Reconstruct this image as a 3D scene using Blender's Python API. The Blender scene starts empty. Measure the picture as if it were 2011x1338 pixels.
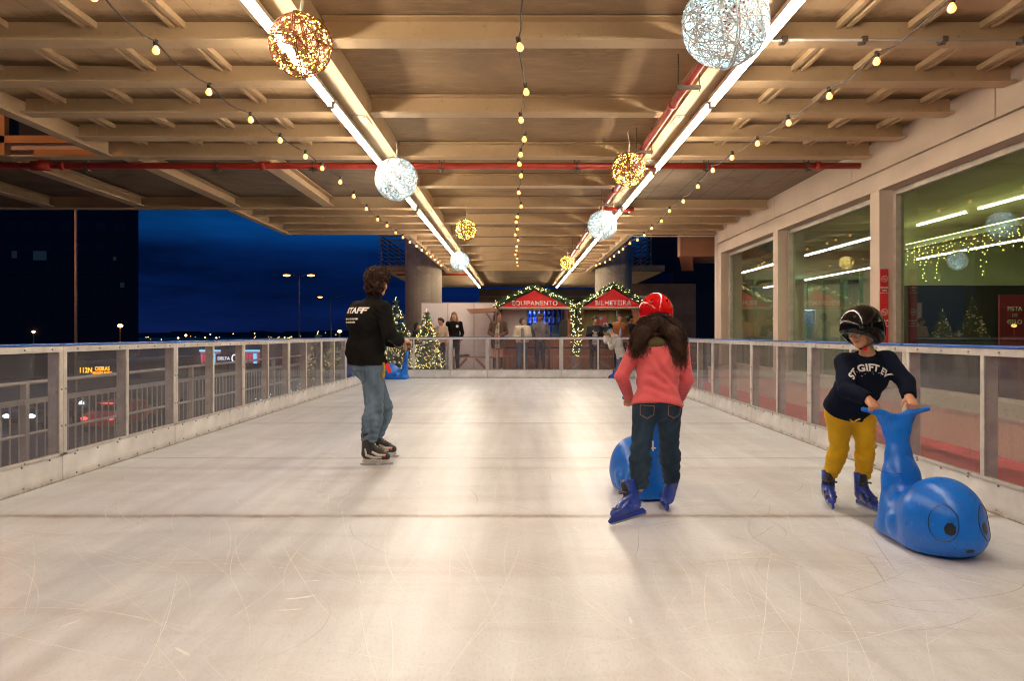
import bpy, bmesh, math, random
import numpy as np
from mathutils import Vector, Matrix
from mathutils.bvhtree import BVHTree
random.seed(7)
PI = math.pi
R = math.radians
scene = bpy.context.scene
col = scene.collection
F, CX, CY, CH = 1455.0, 1016.0, 656.0, 1.2     # photo focal length (px), vanishing point, eye height

def P(x, y, D):
    return Vector(((x-CX)*D/F, D, CH-(y-CY)*D/F))

# ------------------------------------------------------------------ objects
ORG = {}
def tag(o, label=None, cat=None, group=None, kind=None):
    if label: o['label'] = label
    if cat: o['category'] = cat
    if group: o['group'] = group
    if kind: o['kind'] = kind
    return o
def thing(name, label, cat, loc=(0, 0, 0), group=None):
    o = bpy.data.objects.new(name, None)
    col.objects.link(o); o.location = loc; o.empty_display_size = .1
    ORG[o.name] = Vector(loc)
    return tag(o, label, cat, group)
def link_mesh(name, me, mat, parent=None, org=None):
    o = bpy.data.objects.new(name, me)
    col.objects.link(o)
    if mat: me.materials.append(mat)
    if parent is not None:
        w = ORG[parent.name]
        me.transform(Matrix.Translation(-w)); o.parent = parent; ORG[o.name] = w
    elif org is not None:
        me.transform(Matrix.Translation(-Vector(org))); o.location = org; ORG[o.name] = Vector(org)
    else:
        ORG[o.name] = Vector((0, 0, 0))
    return o
def copy_tree(o, parent=None):
    c = o.copy(); col.objects.link(c); c.parent = parent
    ORG[c.name] = ORG.get(o.name, Vector((0,0,0)))
    for ch in [k for k in col.objects if k.parent == o]: copy_tree(ch, c)
    return c

class MB:
    def __init__(s): s.v = []; s.f = []; s.m = []; s.mi = 0
    def add(s, vs, fs):
        n = len(s.v); s.v += [tuple(v) for v in vs]; s.f += [tuple(i+n for i in f) for f in fs]
        s.m += [s.mi]*len(fs); return s
    def box(s, x0, x1, y0, y1, z0, z1):
        v = [(x, y, z) for x in (x0, x1) for y in (y0, y1) for z in (z0, z1)]
        return s.add(v, [(0,1,3,2),(4,6,7,5),(0,4,5,1),(2,3,7,6),(0,2,6,4),(1,5,7,3)])
    def obox(s, c, sx, sy, sz, M3=None):
        M3 = M3 or Matrix.Identity(3); c = Vector(c)
        v = [c + M3 @ Vector((x*sx/2, y*sy/2, z*sz/2)) for x in (-1,1) for y in (-1,1) for z in (-1,1)]
        return s.add(v, [(0,1,3,2),(4,6,7,5),(0,4,5,1),(2,3,7,6),(0,2,6,4),(1,5,7,3)])
    def bar(s, a, b, w, h, up=(0,0,1)):
        a = Vector(a); b = Vector(b); d = (b-a).normalized(); up = Vector(up)
        sd = d.cross(up).normalized(); u = sd.cross(d)
        v = [p + sd*i*w/2 + u*j*h/2 for p in (a, b) for i in (-1,1) for j in (-1,1)]
        return s.add(v, [(0,1,3,2),(4,6,7,5),(0,4,5,1),(2,3,7,6),(0,2,6,4),(1,5,7,3)])
    def tube(s, pts, r, n=8, cap=True):
        pts = [Vector(p) for p in pts]; k = len(pts)
        rs = r if isinstance(r, (list, tuple)) else [r]*k
        vs = []; prev = None
        for i, p in enumerate(pts):
            t = (pts[min(i+1,k-1)]-pts[max(i-1,0)])
            t = t.normalized() if t.length > 1e-9 else Vector((0,0,1))
            if prev is None:
                a = t.orthogonal().normalized()
            else:
                a = (prev - t*prev.dot(t))
                a = a.normalized() if a.length > 1e-6 else t.orthogonal().normalized()
            prev = a; b = t.cross(a)
            for j in range(n):
                q = 2*PI*j/n; vs.append(p + (a*math.cos(q)+b*math.sin(q))*rs[i])
        fs = [(i*n+j, i*n+(j+1)%n, (i+1)*n+(j+1)%n, (i+1)*n+j) for i in range(k-1) for j in range(n)]
        if cap and n > 2:
            fs.append(tuple(range(n-1,-1,-1))); fs.append(tuple((k-1)*n+j for j in range(n)))
        return s.add(vs, fs)
    def sphere(s, c, r, nu=12, nv=8, sc=(1,1,1), M3=None):
        c = Vector(c); vs = []; M3 = M3 or Matrix.Identity(3)
        for i in range(nv+1):
            a = PI*i/nv
            for j in range(nu):
                b = 2*PI*j/nu
                vs.append(c + M3 @ Vector((r*sc[0]*math.sin(a)*math.cos(b), r*sc[1]*math.sin(a)*math.sin(b), r*sc[2]*math.cos(a))))
        fs = [(i*nu+j, (i+1)*nu+j, (i+1)*nu+(j+1)%nu, i*nu+(j+1)%nu) for i in range(nv) for j in range(nu)]
        return s.add(vs, fs)
    def octa(s, c, r):
        x, y, z = c
        return s.add([(x+r,y,z),(x-r,y,z),(x,y+r,z),(x,y-r,z),(x,y,z+r),(x,y,z-r)],
                     [(0,2,4),(2,1,4),(1,3,4),(3,0,4),(2,0,5),(1,2,5),(3,1,5),(0,3,5)])
    def lathe(s, c, prof, n=16):
        c = Vector(c); vs = [c+Vector((r*math.cos(2*PI*j/n), r*math.sin(2*PI*j/n), z)) for r, z in prof for j in range(n)]
        k = len(prof)
        return s.add(vs, [(i*n+j, i*n+(j+1)%n, (i+1)*n+(j+1)%n, (i+1)*n+j) for i in range(k-1) for j in range(n)])
    def prism(s, poly, fn, a, b):
        n = len(poly); vs = [fn(p, a) for p in poly]+[fn(p, b) for p in poly]
        return s.add(vs, [tuple(range(n)), tuple(range(2*n-1, n-1, -1))]+[(i, n+i, n+(i+1)%n, (i+1)%n) for i in range(n)])
    def build(s, name, mat, parent=None, smooth=False, bevel=0, org=None, mats=None, fix=True):
        me = bpy.data.meshes.new(name); me.from_pydata(s.v, [], s.f)
        if fix and len(s.f) < 60000:
            bm = bmesh.new(); bm.from_mesh(me); bmesh.ops.recalc_face_normals(bm, faces=bm.faces); bm.to_mesh(me); bm.free()
        if smooth: me.polygons.foreach_set('use_smooth', [True]*len(me.polygons))
        o = link_mesh(name, me, mat, parent, org)
        if mats:
            for m in mats: me.materials.append(m)
            me.polygons.foreach_set('material_index', s.m)
        if bevel:
            b = o.modifiers.new('b', 'BEVEL'); b.width = bevel; b.segments = 2; b.limit_method = 'ANGLE'
        return o

# ------------------------------------------------------------------ materials
def newmat(name):
    m = bpy.data.materials.new(name); m.use_nodes = True
    nt = m.node_tree; b = nt.nodes['Principled BSDF']
    return m, nt, b
def nd(nt, t, **kw):
    n = nt.nodes.new(t)
    for k, v in kw.items():
        if k.startswith('i_'):
            n.inputs[k[2:].replace('_', ' ')].default_value = v
        else: setattr(n, k, v)
    return n
def math_(nt, op, a, b=None, c=None):
    n = nt.nodes.new('ShaderNodeMath'); n.operation = op
    for i, v in enumerate((a, b, c)):
        if v is None: continue
        if isinstance(v, (int, float)): n.inputs[i].default_value = v
        else: nt.links.new(v, n.inputs[i])
    return n.outputs[0]
def ramp(nt, fac, stops):
    n = nt.nodes.new('ShaderNodeValToRGB')
    e = n.color_ramp.elements
    while len(e) < len(stops): e.new(.5)
    for i, (p, c) in enumerate(stops):
        e[i].position = p; e[i].color = (c, c, c, 1) if isinstance(c, (int, float)) else tuple(c)+(1,)
    nt.links.new(fac, n.inputs[0]); return n.outputs[0]
def noise(nt, scale, stretch=(1,1,1), detail=4, rough=.55, dist=0, rot=(0,0,0), loc=(0,0,0), coord='Object'):
    tc = nd(nt, 'ShaderNodeTexCoord'); mp = nd(nt, 'ShaderNodeMapping')
    mp.inputs['Scale'].default_value = stretch; mp.inputs['Rotation'].default_value = rot; mp.inputs['Location'].default_value = loc
    nt.links.new(tc.outputs[coord], mp.inputs[0])
    n = nd(nt, 'ShaderNodeTexNoise', i_Scale=scale, i_Detail=detail, i_Roughness=rough, i_Distortion=dist)
    nt.links.new(mp.outputs[0], n.inputs['Vector']); return n.outputs['Fac']
def mixc(nt, fac, a, b, mode='MIX'):
    n = nt.nodes.new('ShaderNodeMix'); n.data_type = 'RGBA'; n.blend_type = mode
    for sock, v in ((n.inputs[0], fac), (n.inputs[6], a), (n.inputs[7], b)):
        if isinstance(v, (int, float)): sock.default_value = v
        elif isinstance(v, (tuple, list)): sock.default_value = tuple(v)+(1,) if len(v) == 3 else v
        else: nt.links.new(v, sock)
    return n.outputs[2]
def bump(nt, b, h, strength=.3, dist=.01):
    n = nd(nt, 'ShaderNodeBump', i_Strength=strength, i_Distance=dist)
    nt.links.new(h, n.inputs['Height']); nt.links.new(n.outputs[0], b.inputs['Normal'])
def M(name, c, rough=.6, metal=0, var=.15, scale=6, stretch=(1,1,1), bmp=0, bscale=60, coat=0, spec=.5, c2=None, rv=.1):
    m, nt, b = newmat(name)
    n = noise(nt, scale, stretch)
    f = ramp(nt, n, [(.3, 0), (.7, 1)])
    lo = tuple(x*(1-var) for x in c); hi = c2 or tuple(min(1, x*(1+var)) for x in c)
    nt.links.new(mixc(nt, f, lo, hi), b.inputs['Base Color'])
    nt.links.new(math_(nt, 'MULTIPLY_ADD', n, rv*2, max(0.02, rough-rv)), b.inputs['Roughness'])
    b.inputs['Metallic'].default_value = metal; b.inputs['Specular IOR Level'].default_value = spec
    if coat: b.inputs['Coat Weight'].default_value = coat; b.inputs['Coat Roughness'].default_value = .06
    if bmp: bump(nt, b, noise(nt, bscale, stretch, 3), bmp)
    return m
def E(name, c, strength, base=(.8,.8,.8)):
    m, nt, b = newmat(name)
    b.inputs['Base Color'].default_value = tuple(base)+(1,)
    b.inputs['Emission Color'].default_value = tuple(c)+(1,); b.inputs['Emission Strength'].default_value = strength
    n = noise(nt, 5); nt.links.new(math_(nt, 'MULTIPLY_ADD', n, .2, .4), b.inputs['Roughness'])
    return m

def fabric(name, c, rough=.9, var=.12, scale=7, weave=900, bs=.25):
    m, nt, b = newmat(name)
    n = noise(nt, scale, detail=6); w = noise(nt, weave, detail=1)
    f = ramp(nt, n, [(.3, 0), (.7, 1)])
    c1 = mixc(nt, f, tuple(x*(1-var) for x in c), tuple(min(1, x*(1+var)) for x in c))
    c2 = mixc(nt, ramp(nt, w, [(.35, 0), (.65, 1)]), tuple(.75 for x in c), (1.2, 1.2, 1.2))
    nt.links.new(mixc(nt, 1.0, c1, c2, 'MULTIPLY'), b.inputs['Base Color'])
    b.inputs['Roughness'].default_value = rough; b.inputs['Specular IOR Level'].default_value = .2 if max(c) > .05 else .1
    b.inputs['Sheen Weight'].default_value = .12 if max(c) > .05 else .0
    bump(nt, b, w, bs, .002)
    return m

MAT = {}
def setup_materials():
    A = MAT
    # ice
    m, nt, b = newmat('ice')
    tc = nd(nt, 'ShaderNodeTexCoord'); sep = nd(nt, 'ShaderNodeSeparateXYZ'); nt.links.new(tc.outputs['Object'], sep.inputs[0])
    big = noise(nt, .55, (1, .8, 1), 5, .6, .8)
    st1 = noise(nt, 7, (1, .07, 1), 4, .5, .2, rot=(0,0,R(-14)))
    st2 = noise(nt, 6, (1, .06, 1), 4, .5, .2, rot=(0,0,R(20)), loc=(4,2,0))
    st3 = noise(nt, 3, (.25, 1, 1), 5, .6, .6, loc=(9,0,0))
    fine = noise(nt, 90, (1, .35, 1), 4, .7)
    s = math_(nt, 'MULTIPLY', math_(nt, 'ADD', st1, st2), .5)
    s = math_(nt, 'ADD', math_(nt, 'MULTIPLY', s, .55), math_(nt, 'MULTIPLY', big, .45))
    f = ramp(nt, s, [(.36, 0), (.64, 1)])
    c = mixc(nt, f, (.56, .56, .575), (.86, .885, .93))
    f3 = ramp(nt, st3, [(.48, 0), (.85, 1)])
    c = mixc(nt, math_(nt, 'MULTIPLY', f3, .55), c, (.46, .39, .34))
    # dirty seams where the ice was laid in strips
    wob = math_(nt, 'ADD', math_(nt, 'MULTIPLY', math_(nt, 'SUBTRACT', noise(nt, 1.2, (1,.2,1), 3), .5), .08), math_(nt, 'MULTIPLY', math_(nt, 'SUBTRACT', noise(nt, 14, (1,1,1), 5, .7), .5), .07))
    yy = math_(nt, 'ADD', sep.outputs[1], wob)
    brk = ramp(nt, noise(nt, 2.1, (1,.1,1), 4, .6), [(.3, .35), (.6, 1)])
    tot = None
    for y0, w, k in ((4.87, .06, 1.0), (4.90, .13, .30), (9.93, .07, .95), (7.15, .05, .6), (14.6, .05, .5), (6.62, .11, .35), (12.1, .2, .22), (3.9, .25, .16)):
        d = math_(nt, 'ABSOLUTE', math_(nt, 'SUBTRACT', yy, y0))
        g = math_(nt, 'MULTIPLY', math_(nt, 'SUBTRACT', 1, math_(nt, 'SMOOTH_MIN', math_(nt, 'DIVIDE', d, w), 1, .3)), k)
        g = math_(nt, 'MAXIMUM', g, 0)
        tot = g if tot is None else math_(nt, 'ADD', tot, g)
    tot = math_(nt, 'MINIMUM', math_(nt, 'MULTIPLY', tot, brk), 1)
    c = mixc(nt, tot, c, (.27, .205, .15))
    spk = ramp(nt, fine, [(.28, .82), (.5, 1)])
    c = mixc(nt, 1.0, c, spk, 'MULTIPLY')
    nt.links.new(c, b.inputs['Base Color'])
    rr = math_(nt, 'MULTIPLY_ADD', f, .10, .235)
    rr = math_(nt, 'ADD', rr, math_(nt, 'MULTIPLY', fine, .10))
    nt.links.new(rr, b.inputs['Roughness']); b.inputs['Specular IOR Level'].default_value = 1.0; b.inputs['IOR'].default_value = 1.6
    hb = math_(nt, 'ADD', math_(nt, 'MULTIPLY', s, 1), math_(nt, 'MULTIPLY', fine, .25))
    bump(nt, b, hb, .35, .01)
    A['ice'] = m
    A['snow'] = M('snow_scratch', (.90, .89, .88), .7, var=.08, scale=20)
    A['darkmark'] = M('dark_scratch', (.30, .26, .22), .6)
    # plexiglass of the barrier, window glass
    def glass(name, tint, haze, hazec, rough, scr, gw=1.0):
        m, nt, b = newmat(name); nt.nodes.remove(b); out = nt.nodes['Material Output']
        tr = nd(nt, 'ShaderNodeBsdfTransparent'); tr.inputs[0].default_value = tuple(tint)+(1,)
        gl = nd(nt, 'ShaderNodeBsdfGlossy'); gl.inputs['Roughness'].default_value = rough; gl.inputs[0].default_value = (gw,gw,gw,1)
        df = nd(nt, 'ShaderNodeBsdfDiffuse'); df.inputs[0].default_value = tuple(hazec)+(1,)
        ge = nd(nt, 'ShaderNodeNewGeometry'); dp = nd(nt, 'ShaderNodeVectorMath', operation='DOT_PRODUCT')
        nt.links.new(ge.outputs['Normal'], dp.inputs[0]); nt.links.new(ge.outputs['Incoming'], dp.inputs[1])
        ct = math_(nt, 'ABSOLUTE', dp.outputs['Value']); frf = math_(nt, 'MULTIPLY_ADD', math_(nt, 'POWER', math_(nt, 'SUBTRACT', 1, ct), 4.6), .93, .045)
        m1 = nd(nt, 'ShaderNodeMixShader'); m2 = nd(nt, 'ShaderNodeMixShader')
        nt.links.new(frf, m1.inputs[0]); nt.links.new(tr.outputs[0], m1.inputs[1]); nt.links.new(gl.outputs[0], m1.inputs[2])
        h = math_(nt, 'MULTIPLY_ADD', ramp(nt, noise(nt, 3, (1,1,1), 6, .7), [(.3, 0), (.8, 1)]), haze*.8, haze*.6)
        if scr:
            s1 = ramp(nt, noise(nt, 30, (1,.04,.3), 2, .5, 2.0, rot=(R(35),R(20),R(10))), [(.66, 0), (.70, 1)])
            s2 = ramp(nt, noise(nt, 22, (.3,1,.05), 2, .5, 2.5, rot=(R(-50),R(20),R(10))), [(.68, 0), (.71, 1)])
            h = math_(nt, 'ADD', h, math_(nt, 'MULTIPLY', math_(nt, 'MAXIMUM', s1, s2), scr))
        nt.links.new(h, m2.inputs[0]); nt.links.new(m1.outputs[0], m2.inputs[1]); nt.links.new(df.outputs[0], m2.inputs[2])
        nt.links.new(m2.outputs[0], out.inputs[0]); return m
    A['plexi'] = glass('plexiglass', (.92,.91,.92), .062, (.52,.50,.53), .06, .17, .75)
    A['glass'] = glass('window_glass', (.80,.86,.77), .004, (.5,.5,.5), .004, 0, 1.0)
    A['alu'] = M('brushed_aluminium', (.50,.47,.44), .45, .55, .14, 5, (1,1,.2), .1)
    A['steelw'] = M('worn_frame_paint', (.56,.52,.49), .5, .2, .18, 9, bmp=.1)
    A['kick'] = M('white_kickboard', (.74,.72,.71), .4, 0, .16, 3.5, bmp=.05); grime(A['kick'])
    A['bluecap'] = M('blue_cap_rail', (.015,.10,.50), .3, 0, .2, 8, coat=.3)
    A['bolt'] = M('bolt_steel', (.35,.33,.31), .35, .8)
    # painted canopy steel
    def painted(name, c, dirt, rough=.5, sc=1.6):
        m, nt, b = newmat(name)
        n1 = noise(nt, sc, (1,1,1), 6, .65, .4); n2 = noise(nt, 11, (1,1,1), 6, .75)
        f = ramp(nt, n1, [(.42, 0), (.75, 1)])
        cc = mixc(nt, math_(nt, 'MULTIPLY', f, .38), c, dirt)
        cc = mixc(nt, math_(nt, 'MULTIPLY', ramp(nt, n2, [(.58, 0), (.72, 1)]), .35), cc, tuple(x*.55 for x in dirt))
        nt.links.new(cc, b.inputs['Base Color'])
        nt.links.new(math_(nt, 'MULTIPLY_ADD', n2, .3, rough-.15), b.inputs['Roughness'])
        bump(nt, b, n2, .15, .004); return m
    A['joist'] = painted('cream_painted_steel', (.65,.475,.29), (.36,.24,.13))
    A['girder'] = painted('cream_painted_girder', (.66,.48,.28), (.42,.28,.15), .42)
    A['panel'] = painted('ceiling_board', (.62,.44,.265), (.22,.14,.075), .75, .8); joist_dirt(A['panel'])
    # concrete
    def concrete(name, c, board=None, dark=.5, sc=.9, axis=0):
        m, nt, b = newmat(name)
        n1 = noise(nt, sc, (1,1,1), 7, .65, .6); n2 = noise(nt, 7, (.5,2.5,1), 6, .7); n3 = noise(nt, 70, (1,1,1), 3)
        cc = mixc(nt, ramp(nt, n1, [(.35, 0), (.68, 1)]), tuple(x*dark for x in c), c)
        cc = mixc(nt, math_(nt, 'MULTIPLY', ramp(nt, n2, [(.5, 0), (.72, 1)]), .4), cc, tuple(min(1, x*1.45) for x in c))
        cc = mixc(nt, math_(nt, 'MULTIPLY', ramp(nt, noise(nt, .5, (1,1.6,1), 5, .7, 1.0, loc=(3,1,2)), [(.60, 0), (.68, 1)]), .5), cc, tuple(x*.35 for x in c))
        if board:
            tc = nd(nt, 'ShaderNodeTexCoord'); sp = nd(nt, 'ShaderNodeSeparateXYZ'); nt.links.new(tc.outputs['Object'], sp.inputs[0])
            t = math_(nt, 'DIVIDE', sp.outputs[axis], board); fr_ = math_(nt, 'FRACT', t); fl = math_(nt, 'FLOOR', t)
            wn = nd(nt, 'ShaderNodeTexWhiteNoise', noise_dimensions='1D'); nt.links.new(fl, wn.inputs['W'])
            cc = mixc(nt, math_(nt, 'MULTIPLY', wn.outputs[0], .45), cc, tuple(x*.55 for x in c))
            ln = ramp(nt, fr_, [(0, .35), (.05, 1)])
            cc = mixc(nt, 1.0, cc, ln, 'MULTIPLY')
        nt.links.new(cc, b.inputs['Base Color']); b.inputs['Roughness'].default_value = .85
        bump(nt, b, n3, .3, .004); return m
    A['slab'] = concrete('ceiling_concrete', (.40,.265,.15), dark=.58)
    A['slabdark'] = concrete('dark_ceiling_concrete', (.25,.18,.12))
    A['slabboard'] = concrete('board_marked_concrete', (.36,.27,.19), .45, axis=0)
    A['column'] = concrete('column_concrete', (.46,.38,.30), .16, .72, axis=0)
    A['wallc'] = M('facade_stone', (.62,.50,.405), .7, 0, .07, 1.6, bmp=.08, bscale=120)
    A['stone'] = M('speckled_stone_plinth', (.50,.34,.26), .55, 0, .16, 60, bmp=.1, c2=(.62,.44,.34))
    A['sill'] = M('grey_sill_stone', (.45,.40,.34), .4, 0, .15, 10)
    A['carpet'] = fabric('red_carpet', (.66,.06,.055), .95, .2, 3, 300)
    A['deck'] = concrete('deck_concrete', (.16,.14,.12))
    A['asphalt'] = M('asphalt', (.05,.048,.046), .85, 0, .3, 3, bmp=.2)
    A['soil'] = M('verge_soil', (.10,.08,.06), .95, 0, .3, 1.2, bmp=.2)
    A['dark'] = M('dark_facade', (.012,.012,.016), .8, 0, .3, 2)
    A['hill'] = M('distant_land', (.02,.02,.025), .95, 0, .4, .02)
    A['redpipe'] = M('red_pipe_paint', (.42,.035,.02), .35, 0, .22, 7, coat=.2)
    A['iron'] = M('hanger_steel', (.14,.11,.09), .5, .6)
    A['cable'] = M('black_cable', (.035,.025,.02), .5)
    A['socket'] = M('black_socket', (.02,.018,.015), .4)
    A['tube'] = E('fluorescent_tube', (1, .83, .60), 78)
    A['bulb'] = E('warm_bulb', (1, .36, .05), 2.6)
    A['filament'] = E('bulb_filament', (1, .62, .22), 45)
    A['led_gold'] = E('gold_led', (1, .76, .13), 11)
    A['led_white'] = E('cool_led', (.45, .85, 1), 7)
    A['led_warm'] = E('warm_led', (1, .80, .30), 9)
    A['led_blue'] = E('blue_led', (.15, .5, 1), 4)
    A['led_green'] = E('yellow_led', (.95, .85, .15), 7)
    A['wire_gold'] = M('copper_wire', (.20,.045,.012), .4, .3)
    A['wire_white'] = M('white_rattan', (.80,.78,.74), .5)
    A['whitewire'] = M('white_wire', (.6,.55,.48), .5)
    A['lampbody'] = M('fixture_housing', (.60,.54,.46), .45)
    A['whale'] = whale_mat()
    A['black'] = M('black_marker', (.008,.008,.008), .35)
    A['red'] = M('red_gable_board', (.78,.012,.016), .5, 0, .15, 3)
    A['lettering'] = M('white_lettering', (.82,.78,.72), .5, var=.04)
    A['creamtrim'] = M('cream_trim', (.55,.42,.30), .5)
    A['wood'] = planks('counter_wood', (.36,.125,.05), .09)
    A['woodolive'] = planks('olive_planks', (.20,.17,.075), .075)
    A['woodbench'] = M('bench_wood', (.36,.17,.085), .5, 0, .25, 8, (.2,1,1))
    A['woodwall'] = M('brown_block_wall', (.15,.085,.05), .8, 0, .3, 1.2, bmp=.2)
    A['partition'] = M('white_partition', (.78,.70,.68), .5, 0, .08, 1.5)
    A['intblue'] = M('kiosk_blue_wall', (.14,.28,.42), .6)
    A['pine'] = M('pine_needles', (.035,.085,.028), .7, 0, .4, 25)
    A['bark'] = M('bark', (.10,.06,.035), .9)
    A['bauble_w'] = M('white_bauble', (.75,.70,.66), .25, 0, .05, coat=.5)
    A['bauble_g'] = M('gold_bauble', (.75,.42,.10), .22, .8, .05)
    A['skin'] = skin('skin', (.62,.33,.20)); A['skin2'] = skin('skin_tan', (.50,.26,.16)); A['skin3'] = skin('skin_brown', (.22,.11,.065))
    A['hair'] = M('dark_brown_hair', (.020,.009,.005), .55, 0, .3, 45, spec=.3, c2=(.060,.026,.013))
    A['hairb'] = M('black_hair', (.010,.008,.007), .42, 0, .4, 30)
    A['hairl'] = M('ombre_hair', (.10,.045,.02), .5, 0, .5, 12, c2=(.30,.16,.07))
    A['hairr'] = M('auburn_hair', (.09,.03,.018), .5, 0, .4, 15)
    A['blackcloth'] = fabric('black_fleece', (.008,.0075,.0075))
    A['pink'] = fabric('coral_fleece', (.68,.115,.125), .95, .12, 9, 700, .4)
    A['olive'] = fabric('olive_hood', (.075,.06,.022))
    A['navy'] = fabric('navy_sweatshirt', (.006,.009,.022), .9, .2, 8)
    A['yellow'] = fabric('mustard_joggers', (.76,.43,.012), .9, .1, 8)
    A['jeans'] = denim('faded_denim', (.10,.15,.21)); A['jeansd'] = denim('dark_denim', (.018,.036,.062)); A['jeansb'] = denim('blue_denim', (.07,.12,.20))
    A['bootblue'] = M('blue_plastic_boot', (.006,.035,.30), .25, 0, .15, 6, coat=.5)
    A['blackp'] = M('black_plastic', (.015,.014,.014), .35)
    A['blade'] = M('skate_blade', (.62,.60,.58), .25, .8)
    A['whitep'] = M('white_leather', (.55,.50,.45), .5)
    A['helmr'] = helmet_mat('red_helmet_shell', (.62,.006,.008)); A['helmb'] = helmet_mat('black_helmet_shell', (.006,.005,.005))
    A['cap'] = fabric('pale_blue_hair_net', (.25,.42,.52))
    A['eyew'] = M('eye_white', (.7,.66,.62), .2); A['lips'] = M('lips', (.42,.14,.10), .5)
    A['beige'] = fabric('beige_knit', (.50,.38,.28)); A['cream'] = fabric('cream_fleece', (.72,.62,.47)); A['greyk'] = fabric('grey_knit', (.15,.14,.145))
    A['greyh'] = fabric('light_grey_hoodie', (.40,.37,.35)); A['coat'] = fabric('brown_wool_coat', (.10,.06,.04)); A['puffer'] = fabric('tan_puffer', (.27,.10,.035))
    A['scarf'] = checks('check_scarf', (.42,.34,.24), (.11,.115,.105)); A['stripes'] = stripes('striped_top', (.55,.52,.50), (.06,.06,.08))
    A['navyt'] = fabric('navy_trousers', (.022,.022,.035)); A['tights'] = fabric('black_tights', (.02,.014,.012)); A['lightblue'] = fabric('light_blue_shirt', (.24,.36,.60))
    A['charc'] = fabric('charcoal_cardigan', (.03,.03,.035)); A['greyscarf'] = fabric('grey_scarf', (.20,.20,.22))
    A['intceil'] = M('interior_ceiling', (.60,.58,.45), .7, 0, .1, 1.5)
    A['intgreen'] = M('interior_wall', (.52,.55,.42), .6, 0, .1, 1)
    A['intdark'] = M('interior_dark_wall', (.012,.010,.009), .5, 0, .3, 1)
    A['intnavy'] = M('interior_navy_panel', (.008,.014,.05), .5)
    A['intfloor'] = M('interior_floor', (.14,.15,.13), .25, 0, .2, 2)
    A['cove'] = E('cove_light', (.95, .92, .38), 7)
    A['doorframe'] = M('pale_green_frame', (.42,.50,.40), .4, .2)
    A['signred'] = M('red_sign', (.60,.03,.035), .45, 0, .08)
    A['ochre'] = M('sodium_tinted_steel', (.55,.25,.06), .6, 0, .2, 2)  # orange of the sodium street light put into the base colour
    A['exit'] = M('green_exit_plate', (.02,.20,.12), .4)
    A['sodium'] = E('sodium_lamp', (1, .45, .08), 9); A['sodium_hot'] = E('sodium_lamp_hot', (1, .50, .12), 14)
    A['polemetal'] = M('pole_metal', (.30,.20,.13), .6, .3)
    A['amber'] = E('amber_display', (1, .36, .01), 3.5, (.02,.01,0)); A['citylight'] = E('city_light', (1, .5, .15), 9)
    A['headlight'] = E('car_headlight', (.75, .92, 1), 18); A['brakelight'] = E('tail_light', (1, .02, .02), 3)
    A['pinklit'] = E('pink_lit_panel', (1, .10, .22), .9, (.3,.1,.15)); A['cyanlit'] = E('cyan_lit_strip', (.15, .6, 1), 2.2, (.1,.2,.3)); A['whitelit'] = E('white_lit_sign', (.8, .85, 1), 2.2)
    A['carred'] = M('red_car_paint', (.60,.04,.02), .3, .2, .1, coat=.6); A['cardark'] = M('dark_car_paint', (.03,.03,.035), .3, .3, coat=.6)
    A['busbody'] = M('bus_body', (.06,.055,.05), .4, .2); A['tyre'] = M('tyre', (.02,.02,.02), .8); A['carglass'] = M('car_glass', (.02,.025,.03), .08)
    A['lanyard'] = M('yellow_lanyard', (.65,.42,.02), .6, c2=(.1,.07,.01), scale=90); A['redtag'] = M('red_tag', (.75,.02,.01), .5)
    A['paleblue'] = M('pale_blue_post', (.12,.22,.32), .5); A['frameslate'] = M('window_frame', (.34,.31,.27), .45, .4)
    A['soffit'] = M('rust_soffit', (.30,.125,.06), .7, 0, .15, 2)
    A['poster'] = M('poster_red', (.30,.012,.03), .4, 0, .2, 1.5)
    A['orangep'] = M('orange_print', (.30,.13,.05), .6)

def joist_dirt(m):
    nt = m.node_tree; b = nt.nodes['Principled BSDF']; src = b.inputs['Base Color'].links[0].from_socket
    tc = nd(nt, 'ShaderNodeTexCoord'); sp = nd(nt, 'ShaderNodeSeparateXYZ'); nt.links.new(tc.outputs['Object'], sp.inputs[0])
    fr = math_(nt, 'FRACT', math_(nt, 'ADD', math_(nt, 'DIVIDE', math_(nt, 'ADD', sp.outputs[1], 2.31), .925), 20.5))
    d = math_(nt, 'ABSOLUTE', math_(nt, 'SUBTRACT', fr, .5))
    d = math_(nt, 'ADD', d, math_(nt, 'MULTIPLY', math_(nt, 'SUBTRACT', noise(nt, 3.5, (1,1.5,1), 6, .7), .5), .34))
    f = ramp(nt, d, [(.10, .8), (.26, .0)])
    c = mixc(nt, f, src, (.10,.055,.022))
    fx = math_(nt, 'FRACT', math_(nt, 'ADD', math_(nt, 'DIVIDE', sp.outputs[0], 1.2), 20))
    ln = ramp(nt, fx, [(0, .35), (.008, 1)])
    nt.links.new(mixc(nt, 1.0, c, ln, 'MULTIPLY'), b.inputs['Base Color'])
def grime(m):
    nt = m.node_tree; b = nt.nodes['Principled BSDF']; src = b.inputs['Base Color'].links[0].from_socket
    tc = nd(nt, 'ShaderNodeTexCoord'); sp = nd(nt, 'ShaderNodeSeparateXYZ'); nt.links.new(tc.outputs['Object'], sp.inputs[0])
    z = math_(nt, 'ADD', sp.outputs[2], math_(nt, 'MULTIPLY', math_(nt, 'SUBTRACT', noise(nt, 9, (1,1,1), 6, .7), .5), .07))
    f = ramp(nt, z, [(.004, .85), (.022, .3), (.07, 0)])
    nt.links.new(mixc(nt, f, src, (.20,.15,.10)), b.inputs['Base Color'])

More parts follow.
